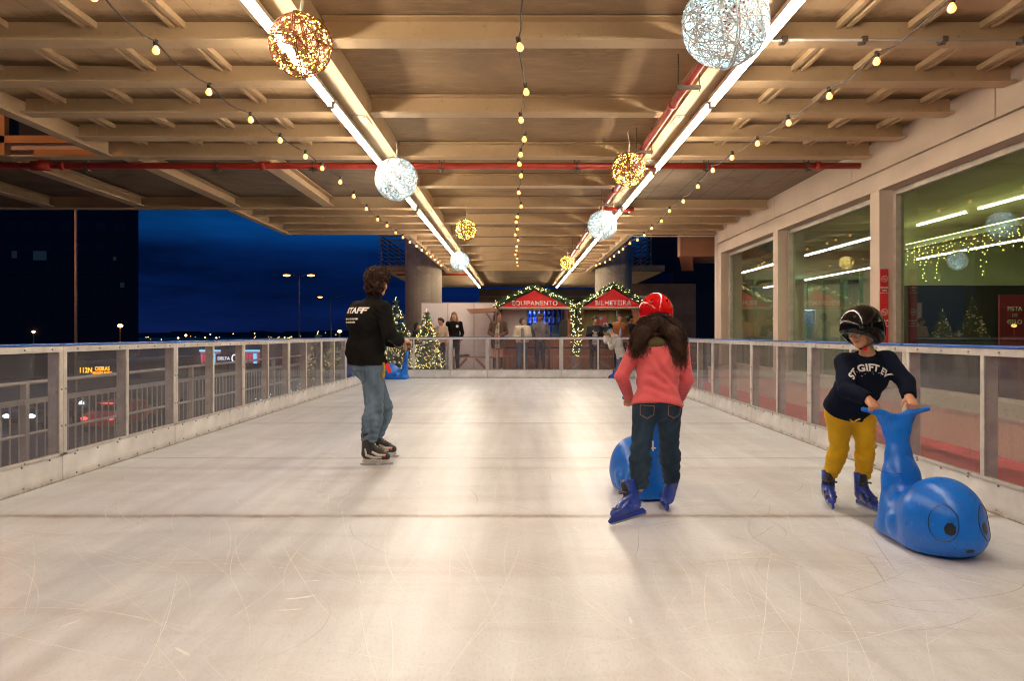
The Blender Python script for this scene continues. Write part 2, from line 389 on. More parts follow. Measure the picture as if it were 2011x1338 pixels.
def whale_mat():
    m, nt, b = newmat('moulded_blue_plastic')
    n = noise(nt, 3, (1,1,1), 5); fn = noise(nt, 60, (1,1,.4), 5, .7, .5)
    c = mixc(nt, ramp(nt, n, [(.3,0),(.7,1)]), (.000,.11,.52), (.001,.15,.66))
    c = mixc(nt, math_(nt, 'MULTIPLY', ramp(nt, fn, [(.58,0),(.72,1)]), .28), c, (.2,.36,.7))
    nt.links.new(c, b.inputs['Base Color'])
    nt.links.new(math_(nt, 'MULTIPLY_ADD', fn, .20, .20), b.inputs['Roughness'])
    bump(nt, b, noise(nt, 140, (1,1,1), 2), .08, .002); return m
def helmet_mat(name, c):
    m, nt, b = newmat(name)
    fn = noise(nt, 45, (1,1,1), 6, .8, .5); n = noise(nt, 3)
    cc = mixc(nt, math_(nt, 'MULTIPLY', ramp(nt, fn, [(.74,0),(.78,1)]), .25), mixc(nt, n, tuple(x*.8 for x in c), c), (.5,.45,.42))
    nt.links.new(cc, b.inputs['Base Color'])
    nt.links.new(math_(nt, 'MULTIPLY_ADD', fn, .12, .06), b.inputs['Roughness'])
    b.inputs['Specular IOR Level'].default_value = .35
    return m
def skin(name, c):
    m, nt, b = newmat(name)
    n = noise(nt, 18, (1,1,1), 5, .6)
    nt.links.new(mixc(nt, ramp(nt, n, [(.3,0),(.7,1)]), (c[0]*.92,c[1]*.82,c[2]*.80), c), b.inputs['Base Color'])
    b.inputs['Roughness'].default_value = .5; b.inputs['Specular IOR Level'].default_value = .35
    b.inputs['Subsurface Weight'].default_value = .12; b.inputs['Subsurface Radius'].default_value = (.012,.005,.003)
    bump(nt, b, noise(nt, 300, (1,1,1), 2), .1, .001); return m
def denim(name, c):
    m, nt, b = newmat(name)
    n = noise(nt, 9, (1,1,.4), 6, .65); w = noise(nt, 500, (1,1,3), 2); s = noise(nt, 3, (1,1,.5), 4)
    cc = mixc(nt, ramp(nt, n, [(.38,0),(.68,1)]), tuple(x*.72 for x in c), tuple(x*1.45 for x in c))
    cc = mixc(nt, math_(nt, 'MULTIPLY', ramp(nt, s, [(.5,0),(.75,1)]), .4), cc, tuple(min(1, x*1.9) for x in c))
    cc = mixc(nt, 1.0, cc, ramp(nt, w, [(.35,.8),(.65,1.15)]), 'MULTIPLY')
    nt.links.new(cc, b.inputs['Base Color']); b.inputs['Roughness'].default_value = .85; b.inputs['Specular IOR Level'].default_value = .2
    bump(nt, b, w, .3, .002); return m
def planks(name, c, w, axis=0):
    m, nt, b = newmat(name)
    tc = nd(nt, 'ShaderNodeTexCoord'); sp = nd(nt, 'ShaderNodeSeparateXYZ'); nt.links.new(tc.outputs['Object'], sp.inputs[0])
    t = math_(nt, 'DIVIDE', sp.outputs[axis], w); fr_ = math_(nt, 'FRACT', t); fl = math_(nt, 'FLOOR', t)
    wn = nd(nt, 'ShaderNodeTexWhiteNoise', noise_dimensions='1D'); nt.links.new(fl, wn.inputs['W'])
    g = noise(nt, 12, (3,3,.3), 5, .6)
    cc = mixc(nt, math_(nt, 'MULTIPLY_ADD', g, .5, math_(nt, 'MULTIPLY', wn.outputs[0], .5)), tuple(x*.6 for x in c), tuple(min(1, x*1.4) for x in c))
    cc = mixc(nt, 1.0, cc, ramp(nt, fr_, [(0,.25),(.07,1)]), 'MULTIPLY')
    nt.links.new(cc, b.inputs['Base Color']); b.inputs['Roughness'].default_value = .55
    return m
def stripes(name, a, c):
    m, nt, b = newmat(name)
    tc = nd(nt, 'ShaderNodeTexCoord'); sp = nd(nt, 'ShaderNodeSeparateXYZ'); nt.links.new(tc.outputs['Object'], sp.inputs[0])
    f = math_(nt, 'GREATER_THAN', math_(nt, 'FRACT', math_(nt, 'DIVIDE', sp.outputs[2], .045)), .72)
    nt.links.new(mixc(nt, f, a, c), b.inputs['Base Color']); b.inputs['Roughness'].default_value = .9; return m
def checks(name, a, c):
    m, nt, b = newmat(name)
    tc = nd(nt, 'ShaderNodeTexCoord'); sp = nd(nt, 'ShaderNodeSeparateXYZ'); nt.links.new(tc.outputs['Object'], sp.inputs[0])
    f1 = math_(nt, 'GREATER_THAN', math_(nt, 'FRACT', math_(nt, 'DIVIDE', sp.outputs[2], .22)), .55)
    f2 = math_(nt, 'GREATER_THAN', math_(nt, 'FRACT', math_(nt, 'DIVIDE', sp.outputs[0], .075)), .5)
    f = math_(nt, 'MULTIPLY', math_(nt, 'ADD', f1, f2), .5)
    nt.links.new(mixc(nt, f, a, c), b.inputs['Base Color']); b.inputs['Roughness'].default_value = .95; return m

# ------------------------------------------------------------------ distance-field modelling
V3 = lambda *a: np.array(a, dtype=np.float64)
class Vol:
    def __init__(s, lo, hi, h):
        s.h = h; s.lo = np.array(lo, float); s.n = np.ceil((np.array(hi, float)-s.lo)/h).astype(int)+1
        s.g = np.full(tuple(s.n), 1.0, np.float32)
    def sub(s, lo, hi):
        i0 = np.clip(np.floor((lo-s.lo)/s.h).astype(int), 0, s.n); i1 = np.clip(np.ceil((hi-s.lo)/s.h).astype(int)+1, 0, s.n)
        if (i1 <= i0).any(): return None
        sl = tuple(slice(a, b) for a, b in zip(i0, i1))
        ax = [s.lo[k]+s.h*np.arange(i0[k], i1[k]) for k in range(3)]
        return sl, ax[0][:,None,None], ax[1][None,:,None], ax[2][None,None,:]
    def comb(s, sl, d, k, mode):
        g = s.g[sl]; d = d.astype(np.float32)
        if mode == 'u':
            if k > 0:
                hh = np.clip(.5+.5*(g-d)/k, 0, 1); s.g[sl] = g*(1-hh)+d*hh-k*hh*(1-hh)
            else: s.g[sl] = np.minimum(g, d)
        elif mode == 's':
            d = -d
            if k > 0:
                hh = np.clip(.5-.5*(g-d)/k, 0, 1); s.g[sl] = g*(1-hh)+d*hh+k*hh*(1-hh)
            else: s.g[sl] = np.maximum(g, d)
    def cap(s, a, b, r1, r2=None, k=.02, flat=None, mode='u', cut=()):
        r2 = r1 if r2 is None else r2
        a = np.array(a, float); b = np.array(b, float)
        pad = max(r1, r2)*(1 if not flat else max(1, 1/flat[1]))+k+3*s.h
        q = s.sub(np.minimum(a, b)-pad, np.maximum(a, b)+pad)
        if q is None: return s
        sl, X, Y, Z = q; ab = b-a; L = max(ab.dot(ab), 1e-12)
        t = np.clip(((X-a[0])*ab[0]+(Y-a[1])*ab[1]+(Z-a[2])*ab[2])/L, 0, 1)
        dx = X-a[0]-t*ab[0]; dy = Y-a[1]-t*ab[1]; dz = Z-a[2]-t*ab[2]
        if flat:
            u = np.array(flat[0], float); u /= np.linalg.norm(u); w = (dx*u[0]+dy*u[1]+dz*u[2])*(flat[1]-1)
            dx = dx+w*u[0]; dy = dy+w*u[1]; dz = dz+w*u[2]
        d = np.sqrt(dx*dx+dy*dy+dz*dz)-(r1+(r2-r1)*t)
        for p, n in cut:
            p = np.array(p, float); n = np.array(n, float); n /= np.linalg.norm(n)
            d = np.maximum(d, (X-p[0])*n[0]+(Y-p[1])*n[1]+(Z-p[2])*n[2])
        s.comb(sl, d, k, mode); return s
    def ell(s, c, r, ax=None, k=.02, mode='u', cut=()):
        c = np.array(c, float); r = np.array(r, float); ax = np.eye(3) if ax is None else np.array(ax, float)
        ext = np.sqrt(((ax*r[:,None])**2).sum(0))+k+3*s.h
        q = s.sub(c-ext, c+ext)
        if q is None: return s
        sl, X, Y, Z = q; X = X-c[0]; Y = Y-c[1]; Z = Z-c[2]
        e = [(X*ax[i][0]+Y*ax[i][1]+Z*ax[i][2]) for i in range(3)]
        k0 = np.sqrt(sum((e[i]/r[i])**2 for i in range(3))); k1 = np.sqrt(sum((e[i]/r[i]**2)**2 for i in range(3)))
        d = np.where(k1 > 1e-9, k0*(k0-1)/np.maximum(k1, 1e-9), -r.min())
        for p, n in cut:
            p = np.array(p, float)-c; n = np.array(n, float); n /= np.linalg.norm(n)
            d = np.maximum(d, (X-p[0])*n[0]+(Y-p[1])*n[1]+(Z-p[2])*n[2])
        s.comb(sl, d, k, mode); return s
    def plane(s, p, n, k=0):          # keep the side opposite to n
        p = np.array(p, float); n = np.array(n, float); n /= np.linalg.norm(n)
        sl, X, Y, Z = s.sub(s.lo, s.lo+s.n*s.h)
        s.comb(sl, -((X-p[0])*n[0]+(Y-p[1])*n[1]+(Z-p[2])*n[2]), k, 's'); return s
    def ripple(s, c, rad, dr, freq, amp, ph=0):
        c = np.array(c, float); dr = np.array(dr, float); dr /= np.linalg.norm(dr)
        q = s.sub(c-2.2*rad, c+2.2*rad)
        if q is None: return s
        sl, X, Y, Z = q; X = X-c[0]; Y = Y-c[1]; Z = Z-c[2]
        t = X*dr[0]+Y*dr[1]+Z*dr[2]
        w = np.sin(X*31+ph)+np.sin(Y*27+1.3*ph)+np.sin((X+Z)*19)
        s.g[sl] += (amp*np.exp(-(X*X+Y*Y+Z*Z)/rad**2)*np.sin(2*PI*freq*t+ph+.9*w)).astype(np.float32); return s
    def rough(s, amp, freq, seed=0):
        rng = np.random.RandomState(seed)
        idx = np.where(np.abs(s.g) < amp*4+2*s.h); p = [s.lo[k]+s.h*idx[k] for k in range(3)]
        o = 0
        for i in range(7):
            w = rng.normal(size=3); w = w/np.linalg.norm(w)*freq*(.6+.35*i); ph = rng.rand()*6.28
            o = o+np.sin(p[0]*w[0]+p[1]*w[1]+p[2]*w[2]+ph+(o if i else 0)*.8)/(1+.35*i)
        s.g[idx] += (amp*o/3).astype(np.float32); return s
    def mesh(s, name):
        g = s.g; h = s.h; ins = g < 0; n = g.shape
        c = np.zeros((n[0]-1, n[1]-1, n[2]-1), np.uint8)
        for i in (0,1):
            for j in (0,1):
                for k in (0,1): c += ins[i:n[0]-1+i, j:n[1]-1+j, k:n[2]-1+k]
        I = np.argwhere((c > 0) & (c < 8)); vid = np.full(c.shape, -1, np.int32); vid[tuple(I.T)] = np.arange(len(I))
        pos = np.zeros((len(I), 3)); cnt = np.zeros(len(I))
        cs = [(i,j,k) for i in (0,1) for j in (0,1) for k in (0,1)]
        val = {q: g[I[:,0]+q[0], I[:,1]+q[1], I[:,2]+q[2]] for q in cs}
        for a in cs:
            for ax in range(3):
                if a[ax]: continue
                b = list(a); b[ax] = 1; b = tuple(b); va, vb = val[a], val[b]; m = (va < 0) != (vb < 0)
                t = np.where(m, va/np.where(m, va-vb, 1), 0)
                p = np.tile(np.array(a, float), (len(I), 1)); p[:,ax] += t
                pos[m] += p[m]; cnt[m] += 1
        pos = s.lo+(I+pos/cnt[:,None])*h
        faces = []
        for ax in range(3):
            o1, o2 = (ax+1)%3, (ax+2)%3
            sa = [slice(None)]*3; sb = [slice(None)]*3; sa[ax] = slice(0, n[ax]-1); sb[ax] = slice(1, n[ax])
            A, B = ins[tuple(sa)], ins[tuple(sb)]
            E_ = np.argwhere(A != B); E_ = E_[(E_[:,o1] > 0) & (E_[:,o1] < n[o1]-1) & (E_[:,o2] > 0) & (E_[:,o2] < n[o2]-1)]
            if not len(E_): continue
            q = []
            for d1, d2 in ((-1,-1),(0,-1),(0,0),(-1,0)):
                z = E_.copy(); z[:,o1] += d1; z[:,o2] += d2; q.append(vid[tuple(z.T)])
            q = np.stack(q, 1); fl = ~A[tuple(E_.T)]; q[fl] = q[fl][:, ::-1]; faces.append(q)
        q = np.concatenate(faces) if faces else np.zeros((0,4), int)
        me = bpy.data.meshes.new(name)
        me.vertices.add(len(pos)); me.vertices.foreach_set('co', pos.astype(np.float32).ravel())
        me.loops.add(len(q)*4); me.loops.foreach_set('vertex_index', q.astype(np.int32).ravel())
        me.polygons.add(len(q)); me.polygons.foreach_set('loop_start', np.arange(0, len(q)*4, 4, dtype=np.int32))
        me.polygons.foreach_set('loop_total', np.full(len(q), 4, np.int32))
        me.polygons.foreach_set('use_smooth', np.ones(len(q), bool))
        me.update(calc_edges=True); return me
    def obj(s, name, mat, parent=None, org=None):
        return link_mesh(name, s.mesh(name), mat, parent, org)

# ------------------------------------------------------------------ lettering
def text2d(body, size, bold=.0, space=1.0, shear=0):
    cu = bpy.data.curves.new('t', 'FONT'); cu.body = body; cu.size = size; cu.align_x = 'CENTER'; cu.align_y = 'CENTER'
    cu.offset = bold*size; cu.space_character = space; cu.shear = shear; cu.resolution_u = 3
    o = bpy.data.objects.new('t', cu); col.objects.link(o)
    dg = bpy.context.evaluated_depsgraph_get(); me = bpy.data.meshes.new_from_object(o.evaluated_get(dg))
    bpy.data.objects.remove(o); bpy.data.curves.remove(cu)
    bm = bmesh.new(); bm.from_mesh(me); bmesh.ops.remove_doubles(bm, verts=bm.verts, dist=1e-5)
    bpy.data.meshes.remove(me); return bm
def flat_text(name, body, o, ax, up, size, mat, parent, bold=.03, depth=.004, space=1.0, sx=1.0, label=None):
    bm = text2d(body, size, bold, space)
    o = Vector(o); ax = Vector(ax).normalized(); up = Vector(up).normalized(); nn = ax.cross(up)
    r = bmesh.ops.extrude_face_region(bm, geom=bm.faces[:])
    top = [e for e in r['geom'] if isinstance(e, bmesh.types.BMVert)]
    for v in top: v.co.z = depth
    for v in bm.verts: v.co = o+ax*v.co.x*sx+up*v.co.y+nn*v.co.z
    bmesh.ops.recalc_face_normals(bm, faces=bm.faces)
    me = bpy.data.meshes.new(name); bm.to_mesh(me); bm.free()
    ob = link_mesh(name, me, mat, parent)
    if label: ob['label'] = label
    return ob
def wrap_bm(name, bm, target, o, ax, up, mat, parent, off=.003, dist=.5, fn=None, cell=.012):
    bmesh.ops.triangulate(bm, faces=bm.faces)
    for _ in range(4):
        es = [e for e in bm.edges if e.calc_length() > cell]
        if not es: break
        bmesh.ops.subdivide_edges(bm, edges=es, cuts=1); bmesh.ops.triangulate(bm, faces=bm.faces)
    o = Vector(o); ax = Vector(ax).normalized(); up = Vector(up).normalized(); nn = ax.cross(up)
    w = ORG[target.name]; tm = target.data
    bvh = BVHTree.FromPolygons([v.co+w for v in tm.vertices], [tuple(p.vertices) for p in tm.polygons])
    bad = []
    for v in bm.verts:
        x, y = (v.co.x, v.co.y) if fn is None else fn(v.co.x, v.co.y)
        p = o+ax*x+up*y+nn*dist
        hit = bvh.ray_cast(p, -nn, dist*2)
        if hit[0] is None: bad.append(v); continue
        v.co = hit[0]+nn*off
    bmesh.ops.delete(bm, geom=bad, context='VERTS')
    me = bpy.data.meshes.new(name); bm.to_mesh(me); bm.free()
    for p in me.polygons: p.use_smooth = True
    return link_mesh(name, me, mat, parent)
ORD = ['first','second','third','fourth','fifth','sixth','seventh','eighth','ninth','tenth','eleventh','twelfth','thirteenth']
ZJ, ZS = 3.43, 3.60            # underside of joists, underside of slab
XL, XR, YF = -3.72, 3.18, 20.06
FL = .12                        # deck level round the rink

def build_world():
    w = bpy.data.worlds.new("World"); scene.world = w; w.use_nodes = True
    nt = w.node_tree; bg = nt.nodes['Background']
    tc = nd(nt, 'ShaderNodeTexCoord'); sp = nd(nt, 'ShaderNodeSeparateXYZ'); nt.links.new(tc.outputs['Generated'], sp.inputs[0])
    sky = nd(nt, 'ShaderNodeTexSky', sky_type='NISHITA', sun_disc=False); sky.sun_elevation = R(-4); sky.sun_rotation = R(200)
    el = ramp(nt, math_(nt, 'MULTIPLY_ADD', sp.outputs[2], 1.0, .0), [(0, (.0025,.008,.050)), (.05, (.0012,.008,.050)), (.105, (.0010,.012,.068)), (.165, (.001,.052,.20)), (.4, (.001,.06,.22))])
    mp = nd(nt, 'ShaderNodeMapping'); mp.inputs['Scale'].default_value = (2.2, 2.2, 11); nt.links.new(tc.outputs['Generated'], mp.inputs[0])
    n = nd(nt, 'ShaderNodeTexNoise', i_Scale=1.6, i_Detail=6, i_Roughness=.55); nt.links.new(mp.outputs[0], n.inputs['Vector'])
    cl = ramp(nt, n.outputs['Fac'], [(.35, .45), (.65, 1.5)])
    c = mixc(nt, 1.0, el, cl, 'MULTIPLY')
    add = mixc(nt, .04, c, sky.outputs[0], 'ADD')
    nt.links.new(add, bg.inputs[0]); bg.inputs[1].default_value = 1.0

def build_ground():
    A = MAT
    # rink ice and its scratches
    o = MB().box(XL-.02, XR+.02, -5, YF+.02, -.05, 0).build('ice_floor', A['ice']); tag(o, kind='structure')
    rng = random.Random(3); mb = MB(); md = MB()
    def scratch(mbb, x, y, a, L, curv, w, z, jag=0):
        n = max(6, int(L/.05)); p = []; hh = a
        for i in range(n+1):
            p.append((x, y, hh)); x += math.cos(hh)*L/n; y += math.sin(hh)*L/n; hh += curv*L/n+rng.gauss(0, jag)
        vs = []; 
        for i, (px, py, h_) in enumerate(p):
            ww = w*math.sin(PI*min(1, max(.02, i/n)))**.5*(.6+.6*rng.random())
            vs += [(px-math.sin(h_)*ww/2, py+math.cos(h_)*ww/2, z), (px+math.sin(h_)*ww/2, py-math.cos(h_)*ww/2, z)]
        for q in vs[::2]:
            if not (XL+.05 < q[0] < XR-.05 and 1 < q[1] < YF-.1): return
        mbb.add(vs, [(2*i, 2*i+1, 2*i+3, 2*i+2) for i in range(n)])
    for i in range(620):
        y = 2.2+abs(rng.gauss(0, 1))*4.2; x = rng.uniform(-3.6, 3.1)
        a = rng.gauss(PI/2+.5, .55) if rng.random() < .7 else rng.uniform(0, 2*PI)
        scratch(mb, x, y, a, rng.uniform(.3, 2.2), rng.gauss(0, .38), rng.uniform(.0012, .0036), .0012, .01)
    for i in range(60):
        a0 = rng.uniform(0, 6.28)
        scratch(mb, rng.gauss(-1.0, .8), rng.gauss(6.9, .9), a0, rng.uniform(.3, 1.2), rng.choice([-1, 1])*rng.uniform(1, 3.5), rng.uniform(.003, .008), .0016, .02)
    for i in range(30):
        scratch(mb, rng.uniform(-3, 3), rng.uniform(2.3, 9), rng.uniform(0, 6.28), rng.uniform(.06, .2), rng.uniform(-3, 3), rng.uniform(.008, .022), .0018, .05)
    o = mb.build('skate_scratches', A['snow'], fix=False); tag(o, 'fine white skate scratches criss-crossing the rink ice', 'skate marks', kind='stuff')
    for i in range(170):
        y = rng.uniform(3.0, 11); x = rng.uniform(1.2, 3.1) if rng.random() < .75 else rng.uniform(-3, 1)
        scratch(md, x, y, rng.uniform(0, 6.28), rng.uniform(.2, 1.0), rng.gauss(0, 1.3), rng.uniform(.0012, .0030), .0021, .03)
    o = md.build('dark_skate_marks', A['darkmark'], fix=False); tag(o, 'thin dark skate marks on the ice near the right barrier', 'skate marks', kind='stuff')
    # deck around the rink, carpet, land beyond
    mb = MB()
    mb.box(-5.75, XL-.13, -6, 27, -.7, -.45); mb.box(XR+.02+.1, 5.0, -6, 27, -.3, FL-.006); mb.box(-5.75, XR+.02+.1, YF+.12, 27, -.3, FL-.006)
    mb.box(-5.75, 12, 27, 45, -.3, FL-.006)
    tag(mb.build('deck', A['deck']), kind='structure')
    mb = MB(); mb.box(XR+.13, 4.24, -4, YF, FL-.004, FL); mb.box(-3.9, 4.24, YF+.14, 21.9, FL-.004, FL)
    tag(mb.build('red_walkway', A['carpet']), kind='structure')
    mb = MB(); mb.add([(-2500,-60,-3.6),(2500,-60,-3.6),(2500,3000,-3.6),(-2500,3000,-3.6)], [(0,1,2,3)])
    tag(mb.build('ground', A['soil'], fix=False), kind='structure')
    mb = MB(); mb.add([(-40,-40,-3.59),(-14,-40,-3.59),(-9,60,-3.59),(-60,130,-3.59),(-90,130,-3.59),(-28,55,-3.59)], [(0,1,2,3,4,5)])
    tag(mb.build('road', A['asphalt'], fix=False), kind='structure')
    mb = MB()
    rng = random.Random(5); x = -1400; pts = []
    while x < 1400:
        pts.append((x, 2+5*(.5+.5*math.sin(x*.006+1))*(1+.3*math.sin(x*.05))+rng.uniform(0, 2.4))); x += rng.uniform(8, 22)
    for (a, h1), (b, h2) in zip(pts, pts[1:]):
        mb.add([(a,900,-4),(b,900,-4),(b,905,h1),(a,905,h1),(a,990,-4),(b,990,-4)], [(0,1,2,3),(3,2,5,4)])
    tag(mb.build('hills', A['hill'], fix=False), kind='structure')
    mb = MB()
    for i in range(46):
        D = rng.uniform(250, 880); xx = rng.uniform(-760, 20)*D/F; z = -3+rng.uniform(0, 6.5)*D/900
        mb.octa((xx, D, z), rng.uniform(.28, .62)*D/880)
    for x, y, s in ((350,664,1.8),(365,659,2.4),(403,663,1.4),(413,657,1.2),(425,664,1.4),(458,656,.9),(559,663,1.1),(568,664,1.1),(500,655,1),(572,662,1.1)):
        p = P(x, y, 500); mb.octa(p, s*.42)
    tag(mb.build('town_lights', A['citylight'], fix=False), 'scattered tiny town lights along the dark horizon', 'town lights', kind='stuff')

def ibeam(mb, x0, x1, y, zb, h=.17, w=.18, tf=.014):
    mb.box(x0, x1, y-w/2, y+w/2, zb, zb+tf); mb.box(x0, x1, y-.006, y+.006, zb+tf, zb+h)
    mb.box(x0, x1, y-w/2, y+w/2, zb+h, zb+h+tf)
def ibeam_y(mb, y0, y1, x, zb, h=.17, w=.16, tf=.014):
    mb.box(x-w/2, x+w/2, y0, y1, zb, zb+tf); mb.box(x-.006, x+.006, y0, y1, zb+tf, zb+h)
    mb.box(x-w/2, x+w/2, y0, y1, zb+h, zb+h+tf)

def build_canopy():
    A = MAT
    t = thing('canopy', 'cream steel and concrete canopy over the ice rink', 'canopy', (0, 8, ZJ))
    MB().box(-1.62, 1.68, -6, 37, ZS+.02, 3.95).build('slab', A['slab'], t)
    MB().box(-5.15, -1.62, -6, 9.3, ZS-.004, 3.9).build('ceiling_board', A['panel'], t)
    MB().box(1.68, 4.44, -6, 9.3, ZS-.004, 3.9).build('ceiling_board', A['panel'], t)
    MB().box(-16, -1.62, 9.3, 13.1, ZS+.03, 3.68).build('slab', A['slabdark'], t)['label'] = 'dark concrete slab of the wide bay'
    MB().box(1.68, 4.44, 9.3, 13.1, ZS-.02, 3.9).build('slab', A['slabboard'], t)['label'] = 'board-marked concrete slab'
    MB().box(-5.15, -1.62, 13.1, 16.5, ZS-.004, 3.9).build('ceiling_board', A['panel'], t)
    MB().box(1.68, 4.44, 13.1, 16.5, ZS-.004, 3.9).build('ceiling_board', A['panel'], t)
    MB().box(-2.5, -1.62, 16.5, 27, ZS-.004, 3.9).build('ceiling_board', A['panel'], t)
    MB().box(1.68, 2.55, 16.5, 27, ZS-.004, 3.9).build('ceiling_board', A['panel'], t)
    k = -6
    while True:                                   # transverse joists
        y = 5.69+.925*k
        if y > 26.8: break
        if (k % 2 == 0):
            mb = MB(); ibeam(mb, -1.48, 1.56, y, ZJ); mb.build('joist', A['joist'], t)
        if y < 9.2 or 13.2 < y < 16.3:
            mb = MB(); ibeam(mb, -5.0, -1.74, y, ZJ)
            for bx in (-4.93, -4.86):
                for zz in (.06, .11): mb.tube([(bx, y-.02, ZJ+zz), (bx, y-.006, ZJ+zz)], .009, 6)
            mb.box(-5.0, -4.8, y-.012, y-.006, ZJ+.03, ZJ+.14)
            mb.build('joist', A['joist'], t)
            mb = MB(); ibeam(mb, 1.82, 4.40, y, ZJ); mb.build('joist', A['joist'], t)
        elif y > 16.6:
            mb = MB(); ibeam(mb, -2.4, -1.74, y, ZJ); mb.build('joist', A['joist'], t)
            mb = MB(); ibeam(mb, 1.82, 2.45, y, ZJ); mb.build('joist', A['joist'], t)
        k += 1
    for y in (9.30, 13.10, 16.42, 27.0):           # deeper cross girders
        mb = MB(); x0, x1 = (-16 if y in (9.30, 13.10) else -5.1), 4.41
        if y == 27.0: x0, x1 = -2.5, 2.55
        mb.box(x0, -1.74, y-.1, y+.1, ZJ-.02, ZJ-.004); mb.box(x0, -1.74, y-.008, y+.008, ZJ-.004, 3.68)
        mb.build('cross_girder', A['joist'], t); mb = MB()
        mb.box(1.82, x1, y-.1, y+.1, ZJ-.02, ZJ-.004); mb.box(1.82, x1, y-.008, y+.008, ZJ-.004, 3.64)
        mb.build('cross_girder', A['joist'], t)
    for x in (-1.60, 1.68):                        # the two long girders that carry the lights
        mb = MB(); mb.box(x-.12, x+.12, -6, 33.5, ZJ-.045, ZJ-.025); mb.box(x-.1, x+.1, -6, 33.5, ZJ-.025, ZS+.05)
        for i in range(16):
            y = 2.0+i*1.85
            mb.box(x-.09, x+.09, y-.16, y+.16, ZJ-.052, ZJ-.045)
            for dx in (-.06, .06):
                for dy in (-.11, .11): mb.tube([(x+dx, y+dy, ZJ-.062), (x+dx, y+dy, ZJ-.052)], .011, 6)
        mb.build('long_girder', A['girder'], t)
    for x, y0, y1 in ((-5.09, -6, 9.2), (-5.09, 13.2, 16.52), (-2.47, 16.54, 27.1), (2.52, 16.54, 27.1)):
        mb = MB(); mb.box(x-.07, x+.07, y0, y1, ZJ-.03, ZJ-.015); mb.box(x-.012, x+.012, y0, y1, ZJ-.015, ZS+.08)
        mb.build('edge_beam', A['joist'], t)
    for i in range(5):                             # slim furring ribs under the boards
        for s in (-1, 1):
            x = -5.09+.45+.68*i if s < 0 else 1.95+.55*i
            for (y0, y1) in ((-6, 9.2), (13.2, 16.3)):
                mb = MB(); mb.box(x-.055, x-.025, y0, y1, ZS-.055, ZS-.006); mb.box(x+.025, x+.055, y0, y1, ZS-.055, ZS-.006); mb.box(x-.025, x+.025, y0, y1, ZS-.03, ZS-.006)
                mb.build('rib', A['joist'], t)
    for x in (-3.3, -4.95, -6.6, -8.2, -9.9):
        mb = MB(); ibeam_y(mb, 9.42, 12.98, x, ZJ+.0, .15, .19); mb.build('long_joist', A['joist'], t)
    # louvre slot
    MB().box(-4.6, -1.8, 8.72, 8.9, ZS-.012, ZS-.005).build('dark_slot', A['dark'], t)
    MB().box(1.9, 4.35, 8.72, 8.9, ZS-.012, ZS-.005).build('dark_slot', A['dark'], t)
    # steel framed parapet standing on the wide bay, lit by the street, sodium glow also in its colour
    t = thing('steel_parapet', 'steel frame and panels tinted with orange street light above the wide canopy bay at left', 'steel frame', (-7, 9.25, 3.7))
    f = MB(); f.box(-12, -5.2, 9.17, 9.25, 3.57, 3.66); f.box(-6.55, -6.35, 9.17, 9.29, 3.42, 5.3); f.box(-12, -5.2, 9.17, 9.25, 4.25, 4.35)
    f.box(-8.9, -8.7, 9.17, 9.29, 3.42, 5.3); f.build('frame', A['ochre'], t)
    MB().box(-12, -5.2, 9.26, 9.28, 3.66, 4.25).build('panel', A['dark'], t)
    MB().box(-6.0, -5.2, 9.19, 9.27, 3.42, 3.49).build('strip', A['ochre'], t)
    MB().box(-6.34, -5.2, 9.21, 9.27, 3.49, 3.57).build('strip', A['joist'], t)
    # columns and the deck behind
    for x, l in ((-3.24, 'round concrete column behind the white partition at left'), (3.32, 'round concrete column rising behind the ticket kiosk')):
        o = MB().tube([(x, 25.6, FL-.1), (x, 25.6, 9)], .63, 48).build('column', A['column'], smooth=True, org=(x, 25.6, FL)); tag(o, l, 'column', 'concrete columns')
    t = thing('upper_walkway', 'raised concrete walkway with slatted railings behind the columns', 'walkway', (0, 30, 3.5))
    MB().box(-4.9, 5.4, 27.15, 36, 3.50, 3.72).build('deck_slab', A['slab'], t)
    for i in range(24):
        y = 27.4+i*.36
        MB().box(-4.8, -1.75, y, y+.12, 3.44, 3.499).build('soffit_rib', A['joist'], t); MB().box(1.82, 5.3, y, y+.12, 3.44, 3.499).build('soffit_rib', A['joist'], t)
    for s, x0, x1, xe in ((-1, -5.1, -3.9, -5.0), (1, 3.9, 4.9, 4.85)):
        mb = MB()
        for i in range(7): mb.box(x0, x1, 27.2, 27.24, 3.85+i*.155, 3.885+i*.155)
        for i in range(7): mb.box(xe-.02, xe+.02, 27.3, 33, 3.85+i*.155, 3.885+i*.155)
        for xx in (x0+.12, x1): mb.box(xx-.025, xx+.025, 27.16, 27.2, 3.6, 4.85)
        for yy in (29, 31, 33): mb.box(xe-.03, xe+.03, yy, yy+.05, 3.7, 4.85)
        mb.build('railing', A['polemetal'] if s > 0 else A['iron'], t)
    mb = MB(); mb.tube([(-4.4, 27.02, 3.36), (-1.75, 27.02, 3.36)], .035, 8)
    mb.build('pipe', A['redpipe'], t)
    # dark masses behind
    def slabthing(name, label, cat, mat, boxes, parts=()):
        t = thing(name, label, cat, (boxes[0][0], boxes[0][2], 0)); mb = MB()
        for b in boxes: mb.box(*b)
        mb.build('wall', mat, t)
        for n, m, bs in parts:
            for b in bs: MB().box(*b).build(n, m, t)
        return t
    slabthing('rear_building', 'dark brown building wall behind the red kiosks', 'building', A['woodwall'], [(-1.9, 4.6, 37, 38, 0, 3.45)],
              [('window', A['carglass'], [(.9, 3.9, 36.96, 37.0, 2.1, 2.9)]), ('ledge', A['slabdark'], [(-1.9, 4.6, 36.9, 37.0, 3.0, 3.1)])])
